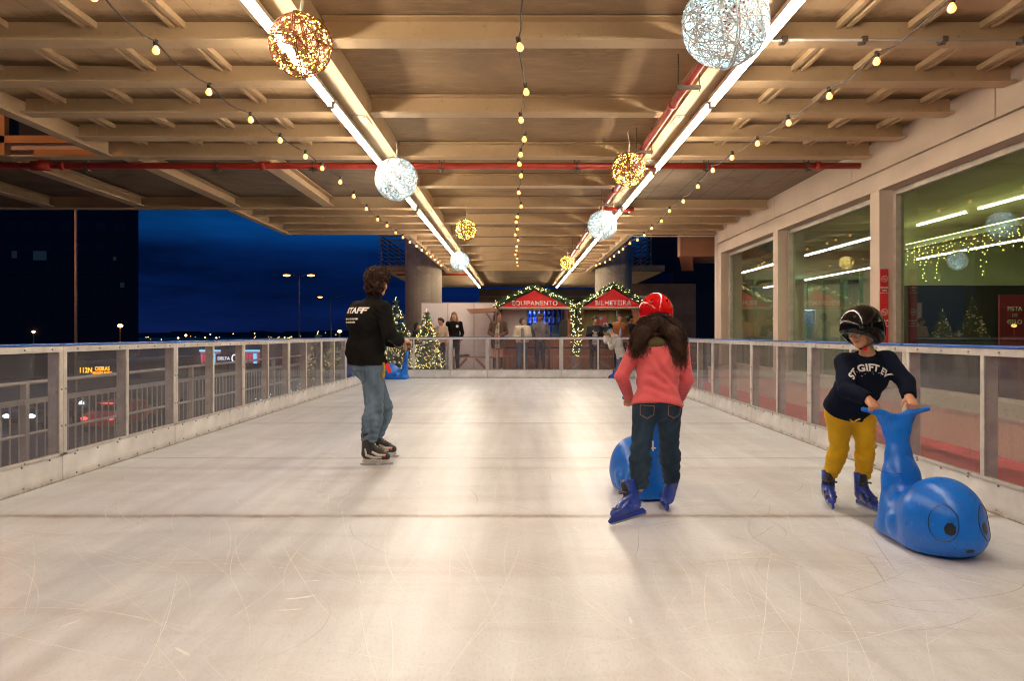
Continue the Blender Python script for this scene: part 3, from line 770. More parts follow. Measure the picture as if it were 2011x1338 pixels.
    slabthing('side_building', 'brown block wall to the right of the ticket kiosk', 'building', A['woodwall'], [(4.3, 6.75, 28, 29, 0, 3.1)],
              [('blind_window', A['wallc'], [(4.35, 5.55, 27.97, 28, 2.1, 2.65)]), ('band', A['slabdark'], [(4.3, 6.75, 27.96, 28, 1.98, 2.04)])])
    slabthing('dark_tower', 'unlit dark tower in the gap beside the glazed building', 'building', A['dark'], [(7.2, 16, 40, 41, 0, 9), (4.6, 7.2, 38.2, 39, 3, 5.2)],
              [('window', A['intnavy'], [(7.4, 8.4, 39.96, 40, 3.0, 4.5)])])
    t = thing('rust_soffit_box', 'rust coloured beam projecting at the end of the glazed building', 'beam', (4.1, 17, 3))
    MB().box(3.74, 4.9, 17.0, 17.3, 2.99, 3.55).build('front_face', A['soffit'], t)
    MB().prism([(3.78,17.3),(4.1,17.3),(5.0,21),(4.65,21)], lambda q, v: (q[0], q[1], v), 2.99, 3.55).build('side_face', A['soffit'], t)
    MB().prism([(4.1,17.3),(4.9,17.3),(6.0,21),(5.0,21)], lambda q, v: (q[0], q[1], v), 3.2, 3.5).build('underside', A['slab'], t)
    # pipes
    t = thing('cross_pipe', 'long red sprinkler pipe running across under the canopy', 'pipe', (0, 9.62, 3.38))
    mb = MB(); mb.tube([(-9.5, 9.62, 3.385), (4.55, 9.62, 3.385)], .042, 14)
    for x in (-5.9, -3.3, 3.9): mb.tube([(x-.03, 9.62, 3.385), (x+.03, 9.62, 3.385)], .058, 14)
    mb.build('pipe', A['redpipe'], t, smooth=True)
    mb = MB(); mb.tube([(-6.3, 9.62, 3.385), (-6.05, 9.62, 3.385)], .066, 14); mb.tube([(-6.17, 9.62, 3.385), (-6.17, 9.62, 3.52)], .05, 10); mb.build('valve', A['redpipe'], t, smooth=True)
    for x in (-6.9, -5.6, -3.9, -2.65, -.98, .77, 2.45, 3.75):
        mb = MB()
        for dx in (-.03, .03): mb.tube([(x+dx, 9.62, 3.32), (x+dx, 9.62, 3.6)], .006, 6)
        mb.box(x-.05, x+.05, 9.58, 9.66, 3.315, 3.33); mb.tube([(x, 9.62, 3.3), (x, 9.62, 3.34)], .018, 8); mb.tube([(x-.012, 9.62, 3.385), (x+.012, 9.62, 3.385)], .05, 12)
        mb.build('hanger', A['iron'], t)
    t = thing('long_pipe', 'red sprinkler pipe running away along the right-hand girder', 'pipe', (1.47, 8, 3.4))
    mb = MB(); mb.tube([(1.47, -5, 3.43-.06), (1.47, 25, 3.43-.06)], .034, 12)
    mb.tube([(1.47, 12.75, 3.37), (1.8, 12.75, 3.33), (1.98, 12.75, 3.35), (1.98, 13.0, 3.35)], .036, 10)
    for y in (7.0, 9.0, 11.2, 12.75, 14.8, 17.2): mb.tube([(1.47, y-.03, 3.37), (1.47, y+.03, 3.37)], .046, 12)
    mb.build('pipe', A['redpipe'], t, smooth=True)
    for y in (3.6, 6.35, 8.6, 12.1, 15.3, 18.5):
        mb = MB(); mb.box(1.37, 1.57, y-.02, y+.02, 3.30, 3.33)
        for dx in (-.09, .09): mb.tube([(1.47+dx, y, 3.28), (1.47+dx, y, 3.6)], .005, 6)
        mb.build('hanger', A['iron'], t)
    t = thing('conduit', 'thin metal conduit clipped under a joist at upper right', 'conduit', (3, 5.7, 3.4))
    MB().tube([(1.8, 5.55, 3.405), (4.4, 5.55, 3.405)], .011, 8).build('tube', A['alu'], t, smooth=True)
    for x in (2.0, 2.6, 3.2, 3.8):
        MB().box(x-.02, x+.02, 5.53, 5.62, 3.39, 3.43).tube([(x, 5.55, 3.37), (x, 5.55, 3.40)], .008, 6).build('clip', A['iron'], t)
    t = thing('conduit', 'thin white conduit at the far right edge of the canopy', 'conduit', (3, 16.6, 3.4))
    MB().tube([(2.6, 16.56, 3.385), (4.4, 16.56, 3.385)], .012, 8).build('tube', A['whitewire'], t)

def build_lights():
    A = MAT
    segs = [(-5.0, -2.2), (-2.15, .6), (.65, 3.9), (3.93, 6.73), (6.77, 9.38), (9.62, 12.3), (12.55, 15.2), (15.24, 18.2), (18.24, 21.2), (21.24, 24.2), (24.24, 27.5), (27.54, 30.5), (30.54, 33.4)]
    for side, x in (('left', -1.70), ('right', 1.772)):
        for i, (a, b) in enumerate(segs):
            if b < 3: continue
            t = thing('tube_light', 'bare fluorescent tube, %s from the camera on the %s girder' % (ORD[i-2], side), 'tube light', (x, (a+b)/2, 3.33), 'fluorescent tubes along the girders')
            MB().tube([(x, a+.03, 3.28), (x, b-.03, 3.28)], .0155, 12).build('lamp_tube', A['tube'], t, smooth=True)
            mb = MB(); mb.box(x-.04, x+.04, a+.01, b-.01, 3.31, 3.345); mb.box(x-.015, x+.015, a+.3, a+.36, 3.345, 3.40); mb.box(x-.015, x+.015, b-.36, b-.3, 3.345, 3.40)
            for y in (a+.02, b-.02): mb.box(x-.020, x+.020, y-.012, y+.012, 3.262, 3.31)
            mb.build('housing', A['lampbody'], t)
            l = bpy.data.lights.new('tube_glow', 'AREA'); l.shape = 'RECTANGLE'; l.size = .034; l.size_y = b-a-.08; l.energy = 60*PI*.034*(b-a); l.color = (1, .93, .84)
            o = bpy.data.objects.new('tube_glow', l); col.objects.link(o); o.parent = t; o.location = Vector((x, (a+b)/2, 3.2585))-ORG[t.name]
        for i, (a, b) in enumerate(segs[:2]):
            t = thing('tube_light', 'bare fluorescent tube behind the camera on the %s girder, row end %d' % (side, i+1), 'tube light', (x, (a+b)/2, 3.33), 'fluorescent tubes along the girders')
            MB().tube([(x, a+.03, 3.28), (x, b-.03, 3.28)], .0155, 12).build('lamp_tube', A['tube'], t, smooth=True)
            MB().box(x-.04, x+.04, a+.01, b-.01, 3.31, 3.345).build('housing', A['lampbody'], t)
    # festoon strings
    S = {'left': ([(185,-8),(306,98),(411,180),(492,235),(550,275),(600,307),(632,330),(668,357),(695,385),(720,410),(742,431),(760,443),(777,457),(791,466),(805,475),(818,483),(828,491),(838,497),(846,504),(854,510),(860,515),(866,521)], 2.02),
         'middle': ([(1032,-40),(1018,92),(1032,180),(1022,235),(1031,273),(1023,303),(1018,322),(1025,345),(1018,378),(1023,405),(1017,426),(1013,436),(1015,450),(1013,461),(1017,472),(1014,484),(1015,492),(1013,500),(1016,508),(1015,515),(1017,522)], 2.05),
         'right': ([(2030,-90),(1870,14),(1722,120),(1628,188),(1548,241),(1488,281),(1438,309),(1400,334),(1370,366),(1342,395),(1315,414),(1299,434),(1280,448),(1265,462),(1252,471),(1237,478),(1224,489),(1216,495),(1206,503),(1198,509),(1188,515),(1178,518),(1171,521)], 2.02)}
    rng = random.Random(2)
    gm = bulb_mesh()
    for key, (pts, dh) in S.items():
        t = thing('festoon_string', 'string of round warm bulbs hanging under the %s of the canopy' % ('centre' if key == 'middle' else key+' side'), 'string lights', P(pts[5][0], pts[5][1], dh*F/(CY-pts[5][1])), 'strings of bulbs under the canopy')
        w = [P(x, y, dh*F/(CY-y)) for x, y in pts]
        cab = [Vector((w[0].x, -3, w[0].z+.1))]
        w0 = w[0]
        for i, p in enumerate(w):
            top = p+Vector((0, 0, .062)); prev = cab[-1]
            for q in (.25, .5, .75):
                s = prev.lerp(top, q); sag = .05*4*q*(1-q)*min(1.2, (top-prev).length)
                cab.append(s-Vector((0, 0, sag))+Vector((rng.uniform(-.01,.01), 0, rng.uniform(-.006,.006))))
            cab.append(top)
        cab.append(Vector((w[-1].x*.97, w[-1].z and 27, 3.42)))
        MB().tube(cab, .0058, 6).build('cable', A['cable'], t)
        for i, p in enumerate(w):
            lean = Vector((rng.uniform(-.25,.25) if key == 'middle' else rng.uniform(-.08,.08), rng.uniform(-.1,.1), -1)).normalized()
            rot = Vector((0,0,-1)).rotation_difference(lean).to_matrix().to_4x4()
            for nm in ('socket', 'bulb', 'filament'):
                o = bpy.data.objects.new(nm, gm[nm]); col.objects.link(o); o.parent = t
                o.matrix_local = Matrix.Translation(p+Vector((0,0,.05))-ORG[t.name]) @ rot
                ORG[o.name] = ORG[t.name]
                if nm == 'bulb': bo = o
                if nm == 'filament': o.parent = bo; o.matrix_local = Matrix.Identity(4)
def bulb_mesh():
    A = MAT; r = {}
    def fin(mb, n, mat):
        me = bpy.data.meshes.new(n); me.from_pydata(mb.v, [], mb.f); me.materials.append(mat)
        for p in me.polygons: p.use_smooth = True
        return me
    r['socket'] = fin(MB().lathe((0,0,0), [(0,.022),(.017,.022),(.019,.012),(.017,-.022),(.0,-.022)], 10), 'socket', A['socket'])
    r['bulb'] = fin(MB().lathe((0,0,0), [(.012,-.022),(.015,-.03),(.0235,-.044),(.0265,-.056),(.0235,-.070),(.014,-.080),(0,-.083)], 14), 'bulb', A['bulb'])
    r['filament'] = fin(MB().sphere((0,0,-.054), .010, 8, 6, (1,1,1.4)), 'filament', A['filament'])
    return r

def ball(name, label, c, r, gold, seed):
    A = MAT; rng = random.Random(seed); c = Vector(c)
    t = thing(name, label, 'light ball', c, 'hanging light balls')
    mb = MB(); nl = 34 if gold else 62; th = .0026 if gold else .0032
    def ring(ax, off, rad, thick, seg=44):
        ax = ax.normalized(); u = ax.orthogonal().normalized(); v = ax.cross(u); rr = math.sqrt(max(1e-4, 1-off*off))
        mb.tube([c+(ax*off+(u*math.cos(2*PI*i/seg)+v*math.sin(2*PI*i/seg))*rr)*rad for i in range(seg+1)], thick, 4, cap=False)
    for i in range(nl):
        a = Vector((rng.gauss(0,1), rng.gauss(0,1), rng.gauss(0,1)))
        ring(a, rng.uniform(-.65, .65), r*rng.uniform(.965, 1), th*rng.uniform(.7, 1.4))
    for i in range(nl*2):                                   # chords across the shell
        p = Vector((rng.gauss(0,1), rng.gauss(0,1), rng.gauss(0,1))).normalized(); q = (p+Vector((rng.gauss(0,1), rng.gauss(0,1), rng.gauss(0,1))).normalized()*.9).normalized()
        mb.tube([c+(p.lerp(q, k/6)).normalized()*r*.985 for k in range(7)], th*.8, 4, cap=False)
    mb.build('woven_shell', A['wire_gold'] if gold else A['wire_white'], t, smooth=True)
    mb = MB(); a = Vector((1, .25*rng.uniform(-1,1)-.15, .1))
    ring(a, .03, r*1.015, .006 if not gold else .005); ring(a, -.03, r*1.015, .006 if not gold else .005)
    mb.build('seam_ring', A['wire_gold'] if gold else A['wire_white'], t, smooth=True)
    mb = MB()
    for i in range(300 if gold else 380):
        p = Vector((rng.gauss(0,1), rng.gauss(0,1), rng.gauss(0,1))).normalized()*r*rng.uniform(.86, .99)
        mb.octa(c+p, .0062 if gold else .0055)
    o = mb.build('led_lights', A['led_gold'] if gold else A['led_white'], t, fix=False); o['kind'] = 'stuff'
    top = c+Vector((0,0,r)); pts = [top+Vector((rng.uniform(-.01,.01), 0, .0)), top+Vector((.012,0,.1)), top+Vector((-.01,0,.22)), Vector((c.x+.01, c.y, ZJ))]
    mb = MB(); mb.tube(pts, .004, 6); mb.tube([top, top+Vector((.01,0,.09))], .011, 8)
    mb.build('hanging_cord', A['whitewire'], t)
    l = bpy.data.lights.new('ball_glow', 'POINT'); l.energy = 3.0 if gold else 3.8; l.color = (1,.74,.28) if gold else (.55,.82,1); l.shadow_soft_size = r*.85
    lo = bpy.data.objects.new('glow', l); col.objects.link(lo); lo.parent = t; ORG[lo.name] = c

def build_balls():
    def at(x, y, z): D = (z-CH)*F/(CY-y); return P(x, y, D)
    for nm, lab, x, y, z, r, g, s in (
        ('light_ball', 'amber ball of wound copper wire, nearest and largest amber one', 591, 88, 3.0, .195, 1, 1),
        ('light_ball', 'white rattan light ball, the largest, at the top right', 1424, 46, 2.99, .247, 0, 2),
        ('light_ball', 'white glowing ball hanging over the left row of tubes, middle distance', 778, 352, 3.0, .248, 0, 3),
        ('light_ball', 'amber glowing ball hanging beside the red pipe at right', 1234, 333, 3.0, .187, 1, 4),
        ('light_ball', 'amber glowing ball hanging left of centre over the far half', 915, 451, 3.0, .186, 1, 5),
        ('light_ball', 'white glowing ball hanging in front of the right tubes, far half', 1183, 442, 3.0, .243, 0, 6),
        ('light_ball', 'white glowing ball farthest away, above the white partition', 903, 513, 2.99, .235, 0, 7),
        ('light_ball', 'small amber ball farthest away, above the kiosks', 1114, 516, 2.97, .183, 1, 8)):
        ball(nm, lab, at(x, y, z), r, g, s)

# ------------------------------------------------------------------ barrier
def barrier_proto(L):
    A = MAT
    t = thing('rink_barrier', 'clear panelled rink barrier', 'rink barrier', (0,0,0), 'clear panelled barriers round the rink')
    MB().box(.004, L-.004, 0, .05, 0, .205).box(.004, L-.004, -.012, 0, 0, .02).build('kickboard', A['kick'], t, bevel=.003)
    mb = MB()
    mb.box(.002, .052, -.008, .09, .207, 1.05); mb.box(L-.052, L-.002, -.008, .09, .207, 1.05)
    if L > 1.5: mb.box(L/2-.022, L/2+.022, -.008, .09, .207, 1.05)
    mb.box(.002, L-.002, -.008, .03, .207, .232); mb.box(.002, L-.002, -.009, .06, 1.05, 1.102)
    mb.build('frame', A['steelw'], t, bevel=.003)
    nb = 2 if L > 1.5 else 1
    for i in range(nb):
        a = .052 if i == 0 else L/2+.022; b = L-.052 if i == nb-1 else L/2-.022
        MB().box(a, b, .002, .008, .232, 1.05).build('pane', A['plexi'], t)
    MB().box(0, L, -.018, .075, 1.104, 1.122).build('cap_rail', A['bluecap'], t, bevel=.006)
    n = int(L/.33)
    bm_ = bpy.data.meshes.new('bolt'); mb = MB().tube([(0,0,0), (0,-.008,0)], .0085, 8); bm_.from_pydata(mb.v, [], mb.f); bm_.materials.append(A['bolt'])
    for i in range(n):
        for z, y in ((.193, 0), (.218, -.008), (.035, -.012), (1.075, -.009)):
            if z == .218 and i % 2: continue
            o = bpy.data.objects.new('bolt', bm_); col.objects.link(o); o.parent = t; o.location = (.17+i*(L-.34)/(n-1)+(.02 if z > .2 else 0), y, z)
    for x in (.027, L-.027):
        for z in (.45, .75):
            o = bpy.data.objects.new('bolt', bm_); col.objects.link(o); o.parent = t; o.location = (x, -.008, z)
    return t
def build_barrier():
    pr = barrier_proto(2.0); used = False
    def put(x, y, rz, lab):
        nonlocal used
        o = pr if not used else copy_tree(pr); used = True
        o.location = (x, y, 0); o.rotation_euler = (0,0,rz); o['label'] = lab; ORG[o.name] = Vector((x,y,0)); return o
    for k in range(9):
        put(XL, YF-2*(k+1), R(90), 'clear rink barrier section on the left side, %s from the far corner' % ORD[k])
    for k in range(9):
        put(XR, YF-2*k, R(-90), 'clear rink barrier section on the right side, %s from the far corner' % ORD[k])
    put(-3.81, YF, 0, 'clear rink barrier section of the far end in front of the Christmas trees')
    put(-.81, YF, 0, 'clear rink barrier section of the far end in front of the equipment kiosk')
    put(1.19, YF, 0, 'clear rink barrier section of the far end in front of the ticket kiosk')
    g = barrier_proto(1.0); g.location = (-1.81, YF, 0); g['label'] = 'narrow gate section of the far barrier in front of the white partition'; g.name = 'rink_gate'; g['category'] = 'gate'

# ------------------------------------------------------------------ glazed building
def build_glazed():
    A = MAT
    t = thing('glazed_building', 'stone framed building with tall windows along the right of the rink', 'building', (4.6, 8, 0))
    ys = [-1.3, 2.2, 5.72, 9.27, 12.83, 16.38]
    for y in ys: MB().box(4.47, 4.72, y-.12, y+.12, .53, 2.98).build('pillar', A['wallc'], t, bevel=.004)
    MB().box(4.47, 4.76, -5, 16.5, 2.98, 3.2).build('lintel', A['wallc'], t)
    y = -4.9
    while y < 16.4:
        y1 = min(y+2.95, 16.5); MB().box(4.445, 4.76, y, y1-.012, 3.209, 3.95).build('fascia_panel', A['wallc'], t, bevel=.002); y = y1
    MB().box(4.25, 4.66, -5, 16.5, FL-.01, .44).build('plinth', A['stone'], t)
    mb = MB(); mb.prism([(4.235,.44),(4.235,.47),(4.66,.535),(4.66,.44)], lambda p, v: (p[0], v, p[1]), -5, 16.5); mb.build('sill', A['sill'], t)
    MB().box(4.46, 12, 16.5, 16.75, 0, 3.95).build('end_wall', A['wallc'], t)
    MB().box(4.78, 12, -5, 16.5, 3.7, 3.95).build('roof', A['wallc'], t)
    for i in range(5):
        a, b = ys[i]+.12, ys[i+1]-.12
        w = MB(); w.box(4.64, 4.74, a, a+.07, .54, 2.98); w.box(4.64, 4.74, b-.07, b, .54, 2.98); w.box(4.645, 4.735, a+.07, b-.07, 2.91, 2.979); w.box(4.645, 4.735, a+.07, b-.07, .536, .58)
        f = w.build('window', A['frameslate'] if 0 else A['sill'], t)
        MB().box(4.70, 4.708, a+.07, b-.07, .58, 2.91).build('pane', A['glass'], f)
    # inside
    MB().box(4.78, 12, -5, 16.5, 3.05, 3.15).build('inner_ceiling', A['intceil'], t)
    MB().box(4.72, 12, -5, 16.5, 0, FL+.02).build('inner_floor', A['intfloor'], t)
    MB().box(11.6, 12, -5, 16.5, .14, 3.05).build('inner_wall', A['intdark'], t)
    MB().box(6.35, 11.6, 13.0, 13.2, 2.05, 3.05).build('bulkhead', A['intgreen'], t)
    MB().box(6.45, 11.6, 13.02, 13.2, .14, 2.05).build('inner_screen', A['intdark'], t)
    MB().box(6.9, 7.8, 12.96, 13.018, .14, 2.05).build('navy_panel', A['intnavy'], t)
    MB().box(6.55, 6.75, 4, 12.99, 2.62, 2.70).build('cove_shelf', A['intgreen'], t)
    MB().box(6.76, 6.8, 4, 12.9, 2.72, 2.76).build('cove_lamp', A['cove'], t)
    for y0 in (13.4, 14.2, 15.0, 15.8):
        mb = MB(); mb.box(6.2, 6.26, y0, y0+.06, .14, 2.3); mb.box(6.2, 6.26, y0, y0+.8, 2.3, 2.36); mb.build('door_frame', A['doorframe'], t)
    for x0 in (5.2, 6.0, 6.3, 7.2):
        mb = MB(); mb.box(x0, x0+.07, 16.3, 16.36, .14, 2.4); mb.build('door_frame', A['doorframe'], t)
    MB().box(5.0, 8.5, 16.28, 16.36, 2.4, 2.5).build('door_head', A['doorframe'], t)
    for x, y, z, e, c in ((8.6, 10.2, 2.85, 75, (1,.95,.52)), (9, 5, 2.95, 30, (1,.95,.55)), (6.6, 15.0, 2.95, 26, (.9,1,.75)), (5.6, 11.4, 2.95, 22, (.95,1,.65))):
        l = bpy.data.lights.new('inner_lamp', 'AREA'); l.energy = e; l.color = c; l.size = .5
        o = bpy.data.objects.new('inner_lamp', l); col.objects.link(o); o.parent = t; o.location = Vector((x,y,z))-ORG[t.name]; o.rotation_euler = (PI if y == 10.2 else 0, 0, 0)
    s = MB().box(5.9, 6.25, 12.3, 12.33, 2.72, 2.86).build('exit_plate', A['exit'], None, org=(6.1,12.3,2.7)); tag(s, 'small green exit plate hanging inside behind the middle window', 'sign')
    # icicle lights
    rng = random.Random(8); mb = MB(); wr = MB(); y = 8.0
    wr.tube([(6.25, 7.6, 2.56), (6.25, 12.8, 2.56)], .006, 5)
    while y < 12.8:
        L = rng.choice([.12,.2,.3,.45,.6,.25]); wr.tube([(6.25, y, 2.56), (6.25+rng.uniform(-.02,.02), y+rng.uniform(-.03,.03), 2.56-L)], .0025, 4)
        z = 0
        while z < L: mb.octa((6.25+rng.uniform(-.03,.03), y+rng.uniform(-.04,.04), 2.56-z), .0085); z += rng.uniform(.03,.08)
        y += rng.uniform(.06,.15)
    t2 = thing('icicle_lights', 'yellow icicle lights hanging in a fringe inside the nearest window', 'icicle lights', (6.25, 10.4, 2.56))
    wr.build('wire', A['whitewire'], t2); o = mb.build('led_lights', A['led_green'], t2, fix=False); o['kind'] = 'stuff'
    # poster inside
    t3 = thing('poster_board', 'dark red ice rink poster standing inside the nearest window', 'poster', (6.9, 9.8, .2))
    MB().box(6.38, 7.6, 9.8, 9.83, .2, 1.72).build('board', A['poster'], t3)
    for k, (s, z, sz) in enumerate((('PISTA', 1.53, .078), ('DE', 1.445, .06), ('GELO', 1.355, .078))):
        flat_text('lettering', s, (6.575, 9.797, z), (1,0,0), (0,0,1), sz, A['lettering'], t3, .03, .003)
    # no smoking sign on the pillar facing the camera
    t4 = thing('no_smoking_sign', 'red no smoking strip on the pillar behind the boy', 'sign', (4.54, 9.14, 1.5))
    x0, x1 = 4.475, 4.575; yy = 9.135
    MB().box(x0, x1, yy, yy+.014, 1.0, 2.0).build('board', A['signred'], t4)
    for zc in (1.88, 1.47):
        mb = MB(); cc = Vector(((x0+x1)/2, yy-.002, zc))
        mb.tube([cc+Vector((.036*math.cos(a*PI/12), 0, .036*math.sin(a*PI/12))) for a in range(25)], .0035, 6, cap=False)
        mb.tube([cc+Vector((-.026,0,.026)), cc+Vector((.026,0,-.026))], .003, 6); mb.box(cc.x-.02, cc.x+.014, yy-.003, yy, zc-.004, zc+.004)
        mb.build('symbol', A['lettering'], t4)
        for s, dz, sz in (('ZONA', -.11, .034), ('NÃO', -.145, .026), ('FUMADORES', -.175, .018)):
            flat_text('lettering', s, (cc.x, yy-.001, zc+dz), (1,0,0), (0,0,1), sz, A['lettering'], t4, .03, .002)

def led_cloud(mb, rng, fn, n, r):
    for i in range(n): mb.octa(fn(), r)

def needles(mb, c, rad, n, rng, L=.05, w=.006, out=None):
    for i in range(n):
        p = Vector(c)+Vector((rng.gauss(0,1), rng.gauss(0,1), rng.gauss(0,1)))*rad*.45
        d = Vector((rng.gauss(0,1), rng.gauss(0,1), rng.gauss(0,1)))
        if out: d += Vector(out)*1.5
        d = d.normalized()*L*rng.uniform(.5, 1.2); s = d.orthogonal().normalized()*w
        mb.add([p-s, p+s, p+d*.6+s, p+d, p+d*.6-s], [(0,1,2,3,4)])

def build_kiosks():
    A = MAT
    for nm, word, x0, x1, yf, apex, eave, lab in (
        ('kiosk', 'EQUIPAMENTO', -.55, 1.58, 22.1, 2.62, 1.98, 'wooden rental kiosk with the red EQUIPAMENTO gable'),
        ('kiosk', 'BILHETEIRA', 1.90, 3.78, 22.1, 2.66, 1.99, 'wooden ticket kiosk with the red BILHETEIRA gable')):
        xm = (x0+x1)/2
        t = thing(nm, lab, 'kiosk', (xm, yf, FL), 'wooden market kiosks')
        MB().box(x0+.05, x1-.05, yf, yf+.08, FL, 1.0).build('counter_front', A['wood'], t)
        MB().box(x0, x1, yf-.1, yf+.35, 1.0, 1.04).build('counter_top', A['woodbench'], t, bevel=.005)
        for x in (x0+.03, x1-.03): MB().box(x-.05, x+.05, yf+.01, yf+.11, FL, 1.95).build('corner_post', A['wood'], t)
        MB().box(x0+.05, x1-.05, yf+1.9, yf+1.98, FL, 2.0).build('back_wall', A['woodolive'] if word[0] == 'B' else A['intblue'], t)
        for x in (x0+.05, x1-.09): MB().box(x, x+.04, yf+.12, yf+1.9, FL, 2.0).build('side_wall', A['wood'], t)
        MB().box(x0-.02, x1+.02, yf-.16, yf-.02, eave-.055, eave+.0).box(x0-.02, x1+.02, yf-.2, yf-.16, eave-.03, eave+.02).build('eave_trim', A['creamtrim'], t)
        mb = MB(); mb.prism([(x0+.07, eave+.02), (x1-.07, eave+.02), (xm, apex-.12)], lambda p, v: (p[0], v, p[1]), yf-.14, yf-.1); mb.build('gable_board', A['red'], t)
        mb = MB()
        for s, xe in ((-1, x0-.12), (1, x1+.12)):
            mb.prism([(xm, apex-.06), (xm, apex-.01), (xe, eave-.02), (xe, eave-.07)], lambda p, v: (p[0], v, p[1]), yf-.12, yf+2.1)
        mb.build('roof', A['woodwall'], t)
        flat_text('lettering', word, (xm+.0, yf-.142, eave+.125), (1,0,0), (0,0,1), (.185 if len(word) > 10 else .195), A['lettering'], t, .030, .004, 1.08)
        l = bpy.data.lights.new('kiosk_lamp', 'AREA'); l.energy = 15 if word[0] == 'E' else 14; l.color = (.55,.75,1) if word[0] == 'E' else (1,.85,.5); l.size = .5
        o = bpy.data.objects.new('kiosk_lamp', l); col.objects.link(o); o.parent = t; o.location = Vector((xm, yf+.9, 1.93))-ORG[t.name]
        MB().box(xm-.3, xm+.3, yf+.85, yf+.95, 1.935, 1.96).build('lamp_housing', A['lampbody'], t)
    # pieces particular to each kiosk
    t = thing('side_flap', 'brown hinged flap shelf sticking out left of the rental kiosk', 'flap', (-1.0, 22.0, 1.9))
    mb = MB(); mb.prism([(-1.5, 1.93), (-.6, 1.97), (-.6, 1.86), (-1.38, 1.80)], lambda p, v: (p[0], v, p[1]), 21.7, 22.3); mb.build('board', A['woodbench'], t)
    MB().tube([(-.95, 22.0, 1.86), (-.62, 22.05, 1.35)], .012, 6).build('strut', A['iron'], t)
    t = thing('monitor', 'black screen standing on the rental counter', 'monitor', (1.45, 22.1, 1.04)); MB().box(1.25, 1.52, 22.12, 22.15, 1.12, 1.62).build('screen', A['blackp'], t); MB().box(1.34, 1.43, 22.1, 22.2, 1.04, 1.12).build('stand', A['blackp'], t)
    MB().box(2.98, 3.03, 22.22, 22.27, 1.04, 1.95).build('post', A['paleblue'], bpy.data.objects['kiosk.001'])
    t = thing('notice_sheet', 'small dark red notice pinned inside the ticket kiosk', 'notice', (2.7, 23.9, 1.6))
    MB().box(2.62, 2.92, 23.95, 23.97, 1.35, 1.80).build('sheet', A['poster'], t)
    for p, r in (((2.70, 23.945, 1.70), .05), ((2.83, 23.945, 1.5), .06)): MB().tube([p, (p[0], p[1]-.006, p[2])], r, 14).build('disc', A['lightblue'], t)
    # hanging skates
    boot = Vol((-.06,-.07,-.2), (.06,.07,.05), .008)
    boot.cap((0,0,.02), (0,.0,-.08), .038, .042, .01); boot.cap((0,0,-.09), (0,-.045,-.12), .04, .034, .02); boot.cap((0,.045,-.165), (0,-.05,-.165), .008, .008, .02)
    bm_ = boot.mesh('rental_skate'); bm_.materials.append(A['bootblue'])
    rng = random.Random(4)
    for r_ in range(4):
        for c in range(12):
            x = -.38+c*.155+rng.uniform(-.02,.02)
            if r_ in (2, 3) and 0.2 < x < 1.0: continue
            if x > 1.15 and r_ > 1: continue
            o = bpy.data.objects.new('rental_skate', bm_); col.objects.link(o); o.location = (x, 23.4, 1.93-r_*.26); o.rotation_euler = (0,0,rng.uniform(-.5,.5)); o.scale = (1.35,1.3,1.25)
            tag(o, 'blue rental skate hanging in the rows inside the rental kiosk', 'skate', 'blue rental skates hanging in the kiosk')
    t = thing('skate_rack', 'white shelf rack with rails inside the rental kiosk', 'rack', (.5, 23.5, 1.2))
    mb = MB()
    for r_ in range(4): mb.box(-.45, 1.45, 23.42, 23.44, 1.95-r_*.26, 1.965-r_*.26)
    for x in (-.45, .5, 1.4): mb.box(x, x+.02, 23.43, 23.46, .9, 2.0)
    mb.build('rail', A['partition'], t)
    # garlands
    rng = random.Random(12)
    def garland(name, label, path, rad, ng, nl, back=0):
        t = thing(name, label, 'garland', path[0], 'lit fir garlands on the kiosks')
        L = [0]
        for a, b in zip(path, path[1:]): L.append(L[-1]+(Vector(b)-Vector(a)).length)
        def at(s):
            s *= L[-1]
            for i in range(len(path)-1):
                if s <= L[i+1]: return Vector(path[i]).lerp(Vector(path[i+1]), (s-L[i])/max(1e-6, L[i+1]-L[i]))
            return Vector(path[-1])
        mb = MB()
        for i in range(ng): needles(mb, at((i+.5)/ng), rad, 12, rng, .075, .008)
        mb.build('foliage', A['pine'], t, fix=False)
        mb = MB()
        for i in range(nl):
            p = at(rng.random())+Vector((rng.gauss(0,1)*rad*.55, -abs(rng.gauss(0,1))*rad*.4-.04, rng.gauss(0,1)*rad*.55)); mb.octa(p, .0095)
        mb.build('led_lights', A['led_warm'], t, fix=False)['kind'] = 'stuff'
    y = 21.88
    garland('fir_garland', 'lit fir garland along the gable of the rental kiosk', [(-.66,y,1.85),(-.62,y,2.05),(-.4,y,2.2),(.5,y,2.62),(1.1,y,2.33),(1.72,y,2.03)], .072, 170, 80)
    garland('fir_garland', 'lit fir garland along the gable of the ticket kiosk', [(1.80,y,2.03),(2.25,y,2.3),(2.86,y,2.68),(3.4,y,2.35),(3.85,y,2.05)], .072, 150, 72)
    garland('fir_garland', 'lit fir garland hanging down between the two kiosks', [(1.62,y,2.0),(1.66,y,1.4),(1.70,y,.62),(1.78,y,.55),(1.84,y,.9),(1.84,y,2.0)], .08, 130, 110)

